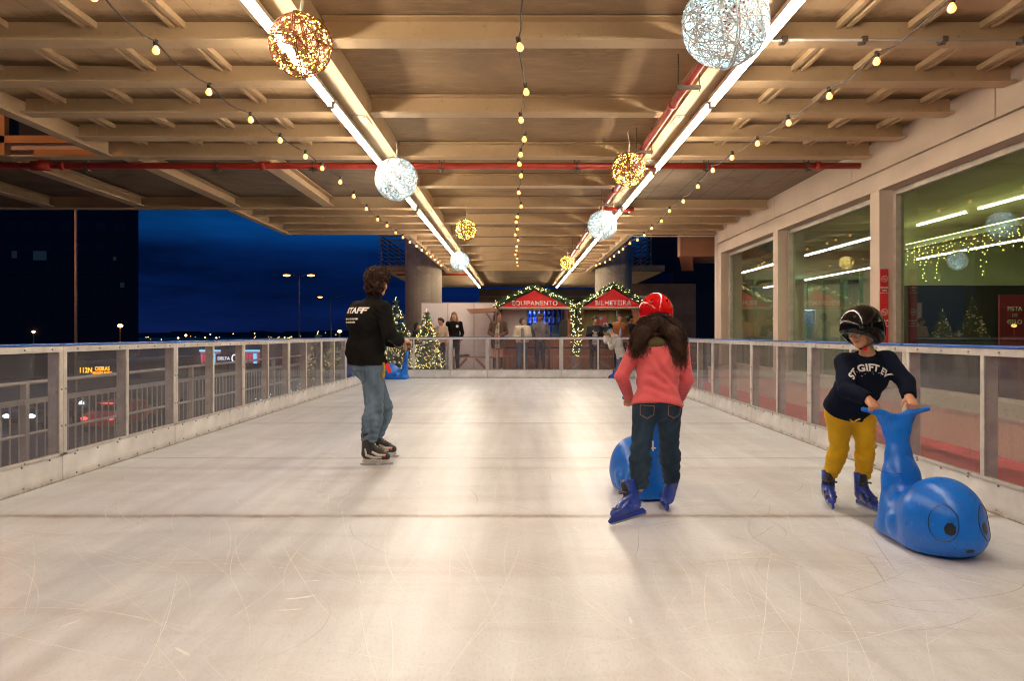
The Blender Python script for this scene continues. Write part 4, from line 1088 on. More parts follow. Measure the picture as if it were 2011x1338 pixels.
def build_props():
    A = MAT
    t = thing('partition', 'white panelled partition screen behind the Christmas trees', 'partition', (-2, 22.6, FL))
    for i in range(4):
        x = -2.92+i*.80; MB().box(x+.012, x+.788, 22.6, 22.64, FL, 2.13).build('panel', A['partition'], t)
    mb = MB(); mb.box(-2.95, .3, 22.59, 22.65, 2.13, 2.16)
    for i in range(5): mb.box(-2.92+i*.8-.016, -2.92+i*.8+.016, 22.585, 22.65, FL, 2.13)
    mb.build('frame', A['alu'], t)
    def bench(name, lab, x, y, L, s=1):
        t = thing(name, lab, 'bench', (x, y, FL), 'wooden picnic benches')
        MB().box(x-L/2, x+L/2, y-.14, y+.14, .50, .54).build('seat', A['woodbench'], t, bevel=.004)
        for sx in (-1, 1):
            mb = MB(); mb.bar((x+sx*L*.1, y, .48), (x+sx*L*.38, y, FL+.01), .07, .03, (0,1,0)); mb.build('leg', A['woodbench'], t)
            mb = MB(); mb.box(x+sx*L*.42-.03, x+sx*L*.42+.03, y-.13, y+.13, FL, .5); mb.build('leg', A['woodbench'], t)
    bench('bench', 'low wooden bench in front of the white partition', -1.35, 21.7, 1.25)
    bench('bench', 'low wooden bench in front of the rental kiosk counter', .25, 21.85, 1.3)
    bench('bench', 'low wooden bench in front of the ticket kiosk counter', 2.1, 21.75, 1.9)
    t = thing('folded_scarf', 'dark green bundle lying on the bench by the partition', 'bundle', (-1.55, 21.7, .54))
    v = Vol((-1.8,21.5,.52), (-1.3,21.9,.68), .01); v.ell((-1.62,21.7,.56), (.1,.09,.03), k=.02); v.ell((-1.5,21.72,.57), (.11,.07,.035), k=.02); v.rough(.006, 40, 1); v.obj('cloth', A['olive'], t)
    # queue barrier
    for i, x in enumerate((.0, .93)):
        t = thing('queue_post', 'black belt barrier post in front of the rental kiosk, %s one' % ('left' if i == 0 else 'right'), 'queue post', (x, 21.6, FL), 'black queue posts')
        MB().tube([(x,21.6,FL), (x,21.6,.86)], .03, 12).build('pole', A['blackp'], t, smooth=True); MB().lathe((x,21.6,FL), [(0,.02),(.14,.02),(.15,0)], 20).build('base', A['blackp'], t)
    o = MB().box(-.62, 2.9, 21.598, 21.602, .77, .82).build('barrier_belt', A['blackp'], org=(.5,21.6,.8)); tag(o, 'black queue belt stretched between the posts', 'belt')
    # trees
    def tree(x, y, top, rad, lab, seed, nl, base=FL):
        rng = random.Random(seed); h = top-base
        t = thing('christmas_tree', lab, 'Christmas tree', (x, y, base), 'decorated Christmas trees')
        MB().tube([(x,y,base), (x,y,base+.3), (x,y,top-.05)], [.05,.045,.008], 8).build('trunk', A['bark'], t)
        mb = MB(); lay = 17
        for i in range(lay):
            f = i/(lay-1); z = base+.12+f*(h-.17); r = rad*(1-f)**.85+.03; nb = max(5, int(22*(1-f))+4)
            for j in range(nb):
                a = 2*PI*j/nb+rng.random()*.6+i; rr = r*rng.uniform(.68, 1.28)
                for q in range(5):
                    g = (q+.7)/5; p = (x+math.cos(a)*rr*g, y+math.sin(a)*rr*g, z+.05-g*.12*(1-f)-.02)
                    needles(mb, p, .05, 7, rng, .055, .007, (math.cos(a), math.sin(a), .1))
        mb.build('foliage', A['pine'], t, fix=False)
        mb = MB()
        for i in range(nl):
            f = 1-math.sqrt(rng.random()); f = min(.97, f); a = rng.uniform(PI, 2*PI) if rng.random() < .8 else rng.uniform(0, PI)
            r = (rad*(1-f)**.85+.035)*rng.uniform(.8, 1.1); mb.octa((x+math.cos(a)*r, y+math.sin(a)*r, base+.12+f*(h-.15)), .0078)
        for q in range(4): mb.octa((x+.01*q-.03, y, top+.02+.03*q), .009)
        mb.build('led_lights', A['led_warm'], t, fix=False)['kind'] = 'stuff'
        for i in range(30):
            f = .04+.86*(i/30); a = PI+(i*2.399)%PI; r = rad*(1-f)**.85+.04; w = rng.random() < .5
            MB().sphere((x+math.cos(a)*r, y+math.sin(a)*r, base+.12+f*h*.9), rng.uniform(.04,.055) if w else rng.uniform(.028,.045), 12, 8).build('bauble', A['bauble_w'] if w else A['bauble_g'], t, smooth=True)
    tree(-3.42, 20.9, 2.12, .62, 'taller lit Christmas tree beside the staff man', 21, 330)
    tree(-2.55, 20.85, 1.78, .50, 'shorter lit Christmas tree in front of the white partition', 22, 330)
    tree(-5.0, 18.6, 1.15, .5, 'low lit Christmas tree outside the left barrier', 23, 160, -.45)
    # blue light bundle outside the left barrier
    rng = random.Random(9); mb = MB()
    for i in range(420): mb.octa((rng.gauss(-4.75,.22), rng.uniform(13.8, 17.6), -.38+abs(rng.gauss(0,.16))), .011)
    t = thing('blue_light_net', 'heap of blue-white fairy lights on the floor outside the left barrier', 'fairy lights', (-4.75, 15.7, -.45))
    mb.build('led_lights', A['led_white'], t, fix=False)['kind'] = 'stuff'
    mb = MB(); p = [(rng.gauss(-4.75,.2), 13.8+i*.05, -.4+abs(rng.gauss(0,.1))) for i in range(76)]; mb.tube(p, .004, 4); mb.build('wire', A['whitewire'], t)

def build_left_outside():
    A = MAT
    x = -5.35
    t = thing('balustrade', 'grey steel balustrade with pickets beyond the left barrier', 'balustrade', (x, 8, -.45))
    MB().tube([(x,-5,.665), (x,26,.665)], .022, 10).build('handrail', A['alu'], t, smooth=True)
    MB().box(x-.03, x+.03, -5, 26, .43, .485).build('top_bar', A['alu'], t)
    MB().tube([(x,-5,.10), (x,26,.10)], .018, 8).build('middle_bar', A['alu'], t, smooth=True)
    MB().box(x-.02, x+.02, -5, 26, -.38, -.35).build('bottom_bar', A['alu'], t)
    pm = bpy.data.meshes.new('picket'); mb = MB().tube([(0,0,-.35), (0,0,.43)], .0095, 6); pm.from_pydata(mb.v, [], mb.f); pm.materials.append(A['alu'])
    def put(nm, mesh, y):
        o = bpy.data.objects.new(nm, mesh); col.objects.link(o); o.parent = t; o.location = Vector((x, y, 0))-ORG[t.name]
    for i in range(96): put('picket', pm, 5.2+i*.145)
    pp = bpy.data.meshes.new('post'); mb = MB().box(-.03,.03,-.03,.03,-.45,.665); pp.from_pydata(mb.v, [], mb.f); pp.materials.append(A['alu'])
    for i in range(10): put('post', pp, 6.0+i*2.05)
    # street lamps
    def lamp(lab, p, zt, armd, lit, h=.0, r=.07):
        X, Y = p.x, p.y
        t = thing('street_lamp', lab, 'street lamp', (X, Y, -3.6), 'street lamps beyond the rink')
        MB().tube([(X,Y,-3.6),(X,Y,zt)], [r*1.3, r*.7], 10).build('pole', A['polemetal'], t, smooth=True)
        for s, on in zip(armd, lit):
            MB().tube([(X,Y,zt-.05),(X+s*.5,Y-.05,zt+.12)], r*.5, 6).build('arm', A['polemetal'], t)
            hd = MB().sphere((X+s*.95, Y-.1, zt+.16), .42, 12, 6, (1,.45,.25)).build('lamp_head', A['polemetal'], t, smooth=True)
            if on:
                MB().sphere((X+s*.98, Y-.16, zt+.07), .30, 10, 6, (1,.55,.30)).build('lamp_glass', A['sodium'], hd, smooth=True)
        return t
    p = P(588,543,60); lamp('double-headed street lamp with both heads lit, left of the staff man', p, p.z, (-1, 1), (1, 1))
    p = P(650,585,90); lamp('double-headed street lamp with only its left head lit, nearest the staff man', p, p.z, (-1.3, 1.3), (1, 0))
    for x_, y_, D, l in ((236,640,70,'short post-top lamp lit in front of the dark office block'), (667,651,90,'small post-top lamp lit just left of the staff man'), (66,652,80,'small lit lamp at the far left low before the dark office block')):
        p = P(x_, y_, D); t = thing('post_top_lamp', l, 'street lamp', (p.x, p.y, -3.6), 'small lit lamps beyond the rink')
        MB().tube([(p.x,p.y,-3.6),(p.x,p.y,p.z-.1)], .07, 8).build('pole', A['ochre'], t); MB().sphere(p, .20 if x_ != 66 else .15, 10, 8, (1.3,1,.8)).build('lamp_glass', A['sodium_hot'], t, smooth=True)
    p = P(149,420,30)
    t = thing('tall_pole', 'tall bare lamp pole standing before the dark office block', 'pole', (p.x, 30, -3.6)); MB().tube([(p.x,30,-3.6),(p.x,30,9)], .055, 10).build('shaft', A['polemetal'], t, smooth=True)
    for nm, loc, e in (('sodium', (-12, 5, 6.5), 1100), ('sodium', (-20, 26, 6), 650)):
        l = bpy.data.lights.new('street_lamp_light', 'POINT'); l.energy = e; l.color = (1,.42,.08); l.shadow_soft_size = .2
        o = bpy.data.objects.new('street_lamp_light', l); col.objects.link(o); o.location = loc
    # office block
    p0 = P(-120,412,80); p1 = P(272,415,80)
    t = thing('office_block', 'dark unlit office block filling the left horizon', 'building', (p1.x-8, 80, -3.6))
    MB().prism([(p0.x, 80), (p1.x, 80), (p1.x*1.28, 100), (p0.x, 100)], lambda q, v: (q[0], q[1], v), -3.6, p1.z+.3).build('wall', A['dark'], t)
    MB().box(p0.x, p1.x-4, 81, 84, p1.z+.3, p1.z+.9).build('roof', A['dark'], t)
    wl = E('dim_window', (.06,.12,.16), .09, (.02,.02,.03))
    for x_, y_, w, h in ((28,500,10,14),(78,502,26,18),(240,560,8,10),(225,508,6,8)):
        q = P(x_, y_, 79.95); MB().box(q.x-w*.0275, q.x+w*.0275, 79.94, 79.99, q.z-h*.0275, q.z+h*.0275).build('window', wl, t)
    rng = random.Random(6); wd = M('office_glass', (.010,.012,.018), .2)
    for i in range(7):
        for j in range(5):
            q = P(20+i*36, 445+j*42, 79.95)
            MB().box(q.x-.6, q.x+.6, 79.96, 79.99, q.z-.5, q.z+.5).build('window', wd, t)
    # road vehicles
    def car(lab, x, y, z0, body, rear, lights):
        t = thing('car', lab, 'car', (x, y, z0), 'cars on the road below')
        s = 1 if rear else 1
        prof = [(-2.1,.35),(-2.15,.75),(-1.95,.95),(-1.3,1.0),(-.7,1.42),(.7,1.45),(1.35,1.02),(2.05,.92),(2.15,.6),(2.1,.35)]
        mb = MB(); mb.prism(prof, lambda p, v: (x+v, y-(p[0] if not rear else -p[0]), z0+p[1]), -.85, .85); mb.build('body', body, t, bevel=.08)
        ysgn = -1
        MB().box(x-.7, x+.7, y-1.22, y-1.0, z0+1.02, z0+1.36).build('windscreen', A['carglass'], t)
        for sx in (-.62, .62):
            MB().sphere((x+sx, y-2.13, z0+.75), .15, 10, 6, (1.2,.4,.6)).build('headlight' if not rear else 'tail_light', lights, t, smooth=True)
        if rear: MB().box(x-.3, x+.3, y-1.3, y-1.24, z0+1.38, z0+1.43).build('brake_light', lights, t)
        for sx in (-.85, .85):
            for sy in (-1.3, 1.3): MB().tube([(x+sx-.1, y+sy, z0+.32), (x+sx+.1, y+sy, z0+.32)], .32, 16).build('wheel', A['tyre'], t)
    p = P(38,818,36.5); car('dark car with white headlights on, at the far left behind the balustrade', p.x, 38.6, -3.6, A['cardark'], 0, A['headlight'])
    p = P(205,800,36); car('red car with red lights on, seen through the left barrier', p.x, 37.5, -3.6, A['carred'], 1, A['brakelight'])
    o = bpy.data.lights.new('road_glow', 'POINT'); o.energy = 40; o.color = (1,.7,.4); o.shadow_soft_size = .2
    ob = bpy.data.objects.new('street_lamp_light', o); col.objects.link(ob); ob.location = (p.x, 33.5, -1.2)  # warm point light above the road, in front of the red car
    p = P(190,728,42)
    t = thing('bus', 'dark city bus with amber destination display beyond the barrier', 'bus', (p.x, 47, -3.6))
    MB().box(p.x-1.25, p.x+1.25, 42.1, 53, -3.2, -.35).build('body', A['busbody'], t, bevel=.12)
    MB().box(p.x-1.1, p.x+1.1, 42.03, 42.1, -2.2, -1.15).build('windscreen', A['carglass'], t)
    for sx in (-.9, .9): MB().sphere((p.x+sx, 42.05, -2.75), .12, 10, 6).build('headlight', A['headlight'], t)
    for sx in (-1.15, 1.15):
        for sy in (44.3, 50.5): MB().tube([(p.x+sx-.12, sy, -3.12), (p.x+sx+.12, sy, -3.12)], .48, 16).build('wheel', A['tyre'], t)
    d = MB().box(p.x-1.0, p.x+1.0, 42.0, 42.08, -1.12, -.62).build('display', A['blackp'], t)
    for s, dx, dz, sz in (('112N', -.62, -.87, .42), ('OEIRAS', .32, -.79, .32), ('ESTAÇÃO NORTE', .32, -1.02, .17)):
        flat_text('lettering', s, (p.x+dx, 41.99, dz), (1,0,0), (0,0,1), sz, A['amber'], d, .02, .01, 1.0, .8)
    # lit booths and sign
    for x_, l in ((413, 'pink and cyan lit booth, left of the white ring sign'), (490, 'pink and cyan lit booth, right of the white ring sign')):
        p = P(x_, 703, 60); t = thing('lit_booth', l, 'booth', (p.x, 60, -3.6), 'lit booths down by the road')
        MB().box(p.x-.85, p.x+.85, 60, 61.5, -3.6, -.0).build('body', A['cardark'], t)
        MB().box(p.x-.8, p.x+.8, 59.95, 60, -1.15, -.28).build('panel', A['pinklit'], t)
        MB().box(p.x-.85, p.x+.85, 59.9, 60, -.25, -.1).build('light_strip', A['cyanlit'], t)
        mb = MB()
        for i in range(7): mb.box(p.x-.8+i*.25, p.x-.77+i*.25, 59.92, 59.95, -1.15, -.28)
        for i in range(4): mb.box(p.x-.8, p.x+.8, 59.92, 59.949, -1.1+i*.22, -1.07+i*.22)
        mb.build('grid', A['cardark'], t)
        MB().box(p.x+.35, p.x+.6, 59.9, 59.94, -1.2, -.4).build('light_strip', A['cyanlit'], t)
    p = P(448, 704, 58); t = thing('lit_sign', 'small white lit sign with a ring between the two booths', 'sign', (p.x, 58, -3.6))
    MB().box(p.x-1.0, p.x+1.0, 58.02, 58.1, p.z-.35, p.z+.35).build('board', A['cardark'], t); MB().box(p.x-.05, p.x+.05, 58.02, 58.1, -3.6, p.z-.35).build('post', A['cardark'], t)
    flat_text('lettering', 'DELTA', (p.x-.35, 58.0, p.z-.02), (1,0,0), (0,0,1), .32, A['whitelit'], t, .02, .01)
    MB().tube([(p.x+.5+.2*math.cos(a*PI/12), 58.0, p.z+.28*math.sin(a*PI/12)) for a in range(25)], .045, 6, cap=False).build('ring', A['whitelit'], t)
def nrm(v): v = np.array(v, float); return v/max(1e-9, np.linalg.norm(v))
def A_(v): return np.array(v, float)
def frame(J):
    lat = nrm(A_(J['shR'])-A_(J['shL'])); up = nrm(A_(J['ch'])-A_(J['pv'])); f = nrm(np.cross(up, lat)); lat = nrm(np.cross(f, up))
    return lat, up, f              # lat points to the person's right
def torso(S, J, sc, t=0, k=.05, w=1.0, dp=1.0, neck=True):
    lat, up, f = frame(J); pv, ch = A_(J['pv']), A_(J['ch']); ax = [lat, f, up]
    S.ell(pv, ((.160*w)*sc+t, .115*dp*sc+t, .13*sc+t), ax, k*sc)
    S.ell(pv+(ch-pv)*.45, (.140*w*sc+t, .108*dp*sc+t, .18*sc+t), ax, k*sc)
    S.ell(ch, (.160*w*sc+t, .115*dp*sc+t, .17*sc+t), ax, k*sc)
    S.cap(J['shL'], J['shR'], .055*sc+t*.7, k=k*sc)
    if neck: S.cap(ch+up*.12*sc, A_(J['nk'])-(A_(J['hd'])-A_(J['nk']))*.1, .075*sc+t, .055*sc+t*.5, k=k*sc)
def arm(S, J, s, sc, t=0, k=.03, w=1.0, cut=False):
    sh, el, wr = A_(J['sh'+s]), A_(J['el'+s]), A_(J['wr'+s])
    S.cap(sh, el, .050*sc*w+t, .040*sc*w+t, k=k*sc)
    S.cap(el, wr, .040*sc*w+t, .029*sc*w+t, k=.012*sc, cut=[(wr, wr-el)] if cut else ())
def leg(S, J, s, sc, t=0, k=.04, w=1.0, cut=False, calf=1.0):
    hp, kn, an = A_(J['hp'+s]), A_(J['kn'+s]), A_(J['an'+s])
    S.cap(hp, kn, .085*sc*w+t, .056*sc*w+t, k=k*sc)
    c = kn*.7+an*.3
    S.cap(kn, c, .056*sc*w+t, .055*sc*w*calf+t, k=.02*sc); S.cap(c, an, .055*sc*w*calf+t, .038*sc*w*calf+t, k=.015*sc, cut=[(an, an-kn)] if cut else ())
def head(S, J, hh, k=.02):
    c, f, u = A_(J['hd']), nrm(J['hf']), nrm(J.get('hu', (0,0,1))); r = nrm(np.cross(f, u)); u = nrm(np.cross(r, f)); ax = [r, f, u]
    p = lambda a, b, d: c+(r*a+f*b+u*d)*hh
    S.ell(p(0,-.05,.12), (.33*hh,.40*hh,.38*hh), ax, k)
    S.ell(p(0,.08,-.10), (.285*hh,.29*hh,.36*hh), ax, k)
    S.ell(p(0,.16,-.30), (.19*hh,.19*hh,.19*hh), ax, k)
    S.ell(p(0,.30,-.40), (.10*hh,.08*hh,.08*hh), ax, k)
    for s in (-1, 1):
        S.ell(p(s*.16,.24,-.10), (.11*hh,.12*hh,.12*hh), ax, k)
        S.ell(p(s*.15,.395,.045), (.085*hh,.07*hh,.06*hh), ax, .012, 's')
        S.ell(p(s*.335,-.04,-.02), (.035*hh,.08*hh,.13*hh), ax, .006)
    S.cap(p(-.19,.335,.13), p(.19,.335,.13), .045*hh, k=.012)
    S.cap(p(0,.36,.08), p(0,.455,-.10), .035*hh, .058*hh, k=.010)
    for s in (-1,1): S.ell(p(s*.05,.41,-.115), (.035*hh,.04*hh,.03*hh), ax, .006)
    S.ell(p(0,.345,-.235), (.105*hh,.045*hh,.028*hh), ax, .006); S.ell(p(0,.34,-.275), (.09*hh,.045*hh,.03*hh), ax, .006)
    S.cap(p(-.11,.40,-.252), p(.11,.40,-.252), .008*hh, k=.004, mode='s')
    S.cap(J['nk'], p(0,-.06,-.28), .235*hh, .225*hh, k=k)
    return p, ax
def eyes(J, hh, parent):
    c, f, u = A_(J['hd']), nrm(J['hf']), nrm(J.get('hu', (0,0,1))); r = nrm(np.cross(f, u)); u = nrm(np.cross(r, f))
    for s in (-1, 1):
        q = c+(r*s*.15+f*.335+u*.045)*hh
        e = MB().sphere(q, .062*hh, 12, 8).build('eye', MAT['eyew'], parent, smooth=True)
        MB().sphere(q+f*.042*hh, .028*hh, 10, 6).build('iris', MAT['black'], e, smooth=True)
def lipsbrow(J, hh, parent, brow):
    c, f, u = A_(J['hd']), nrm(J['hf']), nrm(J.get('hu', (0,0,1))); r = nrm(np.cross(f, u)); u = nrm(np.cross(r, f))
    p = lambda a, b, d: tuple(c+(r*a+f*b+u*d)*hh)
    MB().tube([p(-.10,.355,-.25), p(-.05,.39,-.24), p(0,.40,-.245), p(.05,.39,-.24), p(.10,.355,-.25)], [.006*hh,.020*hh,.024*hh,.020*hh,.006*hh], 8).build('mouth', MAT['lips'], parent, smooth=True)
    for s in (-1, 1):
        MB().tube([p(s*.07,.40,.135), p(s*.15,.40,.165), p(s*.25,.33,.14)], [.014*hh,.016*hh,.006*hh], 6).build('eyebrow', brow, parent, smooth=True)
def hand(S, w, d, n, sc, curl=.5, side=1, k=.005, thumbcurl=.3):
    w = A_(w); d = nrm(d); n = nrm(A_(n)-d*np.dot(n, d)); l = np.cross(d, n)*side
    S.ell(w+d*.045*sc, (.052*sc,.040*sc,.017*sc), [d, l, n], .015*sc)
    S.cap(w-d*.03*sc, w+d*.02*sc, .026*sc, .026*sc, k=.015*sc, flat=(n, 1.25))
    for i, (o, L) in enumerate(((-.030,.060),(-.0105,.074),(.0095,.080),(.029,.071))):
        p = w+d*.082*sc+l*o*sc; a = curl*(1+.07*(i-1.5)); dd = d
        for j, (q, rr, ca) in enumerate(((.46,.0092,1.0),(.31,.0084,1.15),(.23,.0074,.7))):
            th = a*ca; c0 = np.cos(th); s0 = np.sin(th); nn_ = np.cross(l, dd); nn_ = nn_ if np.dot(nn_, n if j == 0 else pn) > 0 else -nn_
            dd2 = dd*c0+nn_*s0; pn = nn_*c0-dd*s0; dd = nrm(dd2); e = p+dd*L*q*sc*1.05
            S.cap(p, e, rr*sc, rr*sc*.93, k=k*sc); p = e
    p = w+d*.022*sc+l*.030*sc
    t1 = nrm(d*.55+l*.62+n*.45); t2 = nrm(d*.75+l*(.5-thumbcurl)+n*(.5+thumbcurl*.6))
    S.cap(p, p+t1*.040*sc, .0135*sc, .0105*sc, k=.010*sc); S.cap(p+t1*.040*sc, p+t1*.040*sc+t2*.030*sc, .0102*sc, .0085*sc, k=k*sc)
def bounds(J, extra=.16):
    a = np.array([A_(v) for k, v in J.items() if k in ('pv','ch','nk','hd') or k[:2] in ('sh','el','wr','hp','kn','an')]+[A_(J['hd'])+[0,0,.08]]); return a.min(0)-extra, a.max(0)+extra

def skate(parent, base, f, u, L, mboot, kind, sc=1.0):
    A = MAT; base = A_(base); f = nrm(f); u = nrm(u); r = nrm(np.cross(f, u)); u = nrm(np.cross(r, f)); ax = [r, f, u]
    p = lambda a, b, c: base+r*a*sc+f*b*sc+u*c*sc
    lo = np.minimum.reduce([p(a,b,c) for a in (-.09,.09) for b in (-.2,.22) for c in (0,.33)])-.02
    hi = np.maximum.reduce([p(a,b,c) for a in (-.09,.09) for b in (-.2,.22) for c in (0,.33)])+.02
    S = Vol(lo, hi, .0055)
    hl = L/2/sc
    S.cap(p(0,-.085,.12), p(0,-.075,.30), .052*sc, .058*sc, k=.02)
    S.cap(p(0,-.095,.098), p(0,.04,.093), .040*sc, .042*sc, k=.02)
    S.cap(p(0,.02,.088), p(0,hl-.055,.078), .042*sc, .036*sc, k=.015)
    S.cap(p(0,-.05,.16), p(0,.04,.105), .046*sc, .036*sc, k=.03)
    S.cap(p(0,-.08,.34), p(0,-.08,.33), .060*sc, k=.0, mode='s')
    S.ell(p(0,-.078,.318), (.040*sc,.044*sc,.05*sc), ax, .0, 's')
    if kind == 'plastic': S.ripple(p(0,-.07,.17), .05*sc, u, 14, .003)
    S.plane(p(0,0,.052), -u, .004)
    bt = S.obj('skate', mboot, parent)
    # holder and blade
    mb = MB(); M3 = Matrix((r, f, u)).transposed()
    def plate(poly, w): mb.prism(poly, lambda q, v: tuple(p(v, q[0], q[1])), -w, w)
    if kind == 'plastic':
        plate([(-hl+.02,.062),(-hl-.005,.03),(-hl+.01,.016),(hl+.005,.016),(hl+.015,.035),(hl-.02,.062)], .012); 
    else:
        plate([(-hl+.02,.062),(-hl+.01,.03),(-hl+.05,.02),(-hl+.09,.06)], .011); plate([(hl-.10,.06),(hl-.07,.02),(hl-.02,.03),(hl-.03,.062)], .011); plate([(-hl+.03,.034),(-hl+.03,.018),(hl-.03,.018),(hl-.03,.034)], .008)
    mb.build('blade_holder', mboot if kind == 'plastic' else A['eyew'], bt, bevel=.003)
    mb = MB(); plate([(-hl,.004),(-hl-.012,.02),(hl+.008,.02),(hl+.004,.008),(hl-.02,0),(-hl+.02,0)], .0022); mb.build('blade', A['blade'], bt)
    if kind == 'plastic':
        for (b, c, w, tl) in ((-.03,.215,.062,.0),(.005,.130,.05,.0),(.075,.108,.046,.0)):
            mb = MB(); pts = []
            for i in range(9):
                q = -1.25+2.5*i/8; pts.append(tuple(p(math.sin(q)*w, b+(math.cos(q)-.2)*.045*(1 if c > .2 else .2), c+(math.cos(q)-.6)*.02)))
            mb.tube(pts, .0085*sc, 6); mb.obox(Vector(p(w*.85, b+.012, c)), .018*sc, .03*sc, .022*sc, M3); mb.build('strap', A['blackp'], bt)
        lo2 = p(0,0,0); T = Vol(lo, hi, .006); T.cap(p(0,-.035,.16), p(0,-.040,.275), .030*sc, .036*sc, k=.01); T.obj('tongue', A['blackp'], bt)
    else:
        for s in (-1, 1):
            for pts in ([(s*.052,.085,.10),(s*.056,.02,.095),(s*.055,-.04,.13)], [(s*.054,.05,.075),(s*.056,-.02,.075),(s*.055,-.09,.10),(s*.055,-.10,.16)]):
                MB().tube([tuple(p(*q)) for q in pts], [.006,.016,.010] if len(pts) == 3 else [.006,.014,.012,.006], 8).build('side_patch', A['whitep'], bt, smooth=True)
            MB().sphere(tuple(p(s*.052,.07,.088)), .010, 8, 6, (1,2,1)).build('red_mark', A['redtag'], bt)
        for i in range(6):
            q = p(0,.075-.022*i,.128+.012*i+(.012 if i > 3 else 0)); MB().tube([tuple(q-r*.022), tuple(q+u*.008), tuple(q+r*.022)], .004, 6).build('lace', A['whitep'], bt)
    return bt

def helmet(parent, J, hh, mat, r3, off, kind):
    c, f, u = A_(J['hd']), nrm(J['hf']), nrm(J.get('hu', (0,0,1))); r = nrm(np.cross(f, u)); u = nrm(np.cross(r, f)); ax = [r, f, u]
    c = c+f*off[0]+u*off[1]; R3 = A_(r3)
    p = lambda a, b, d: c+r*a*R3[0]+f*b*R3[1]+u*d*R3[2]
    S = Vol(c-max(r3)*1.25, c+max(r3)*1.25, .0042)
    S.ell(c, R3, ax, 0)
    if kind == 'full':
        for s in (-1, 1): S.ell(p(s*.66,-.16,-.50), (R3[0]*.28,R3[1]*.46,R3[2]*.60), ax, .03)
        S.ell(p(0,-.50,-.38), (R3[0]*.70,R3[1]*.42,R3[2]*.45), ax, .03)
        S.cap(p(-.5,.72,.02), p(.5,.72,.02), .02, k=.02)
    inner = [(.88,.90,.90)]
    S.ell(c-u*R3[2]*.05, R3*.90, ax, 0, 's')
    if kind == 'full':
        S.ell(p(0,1.05,-.80), (R3[0]*.95,R3[1]*1.12,R3[2]*.80), ax, .012, 's'); S.cap(p(0,-.2,-1.0), p(0,.2,-1.3), R3[0]*.62, k=.01, mode='s')
        S.plane(p(0,-.3,-1.02), -u+f*.1, .01)
    else:
        S.plane(p(0,0,-.56), -u-f*.05, .008)
        for a, b in ((-.45,-.55),(.45,-.55),(-.42,-.05),(.42,-.05),(-.40,.5),(.40,.5)):
            d = math.sqrt(max(.05, 1-a*a-b*b)); S.cap(p(a,b,d), p(a*.7,b*.7,d*.7), .0085, k=.003, mode='s')
        for a, b, d in ((-.45,-.80,.12),(.42,-.80,.18)): S.cap(p(a*1.1,b*1.1,d), p(a*.7,b*.7,d), .009, k=.003, mode='s')
    o = S.obj('helmet', mat, parent)
    L = Vol(c-max(r3)*1.2, c+max(r3)*1.2, .006); L.ell(c-u*R3[2]*.05, R3*.885, ax, 0); 
    if kind == 'full': L.ell(p(0,1.0,-.85), (R3[0]*1.0,R3[1]*1.2,R3[2]*.88), ax, .01, 's'); L.plane(p(0,0,-.55), -u, .004)
    else: L.plane(p(0,0,-.50), -u-f*.05, .004)
    L.obj('helmet_lining', MAT['blackp'], o)
    return o, p, (r, f, u)

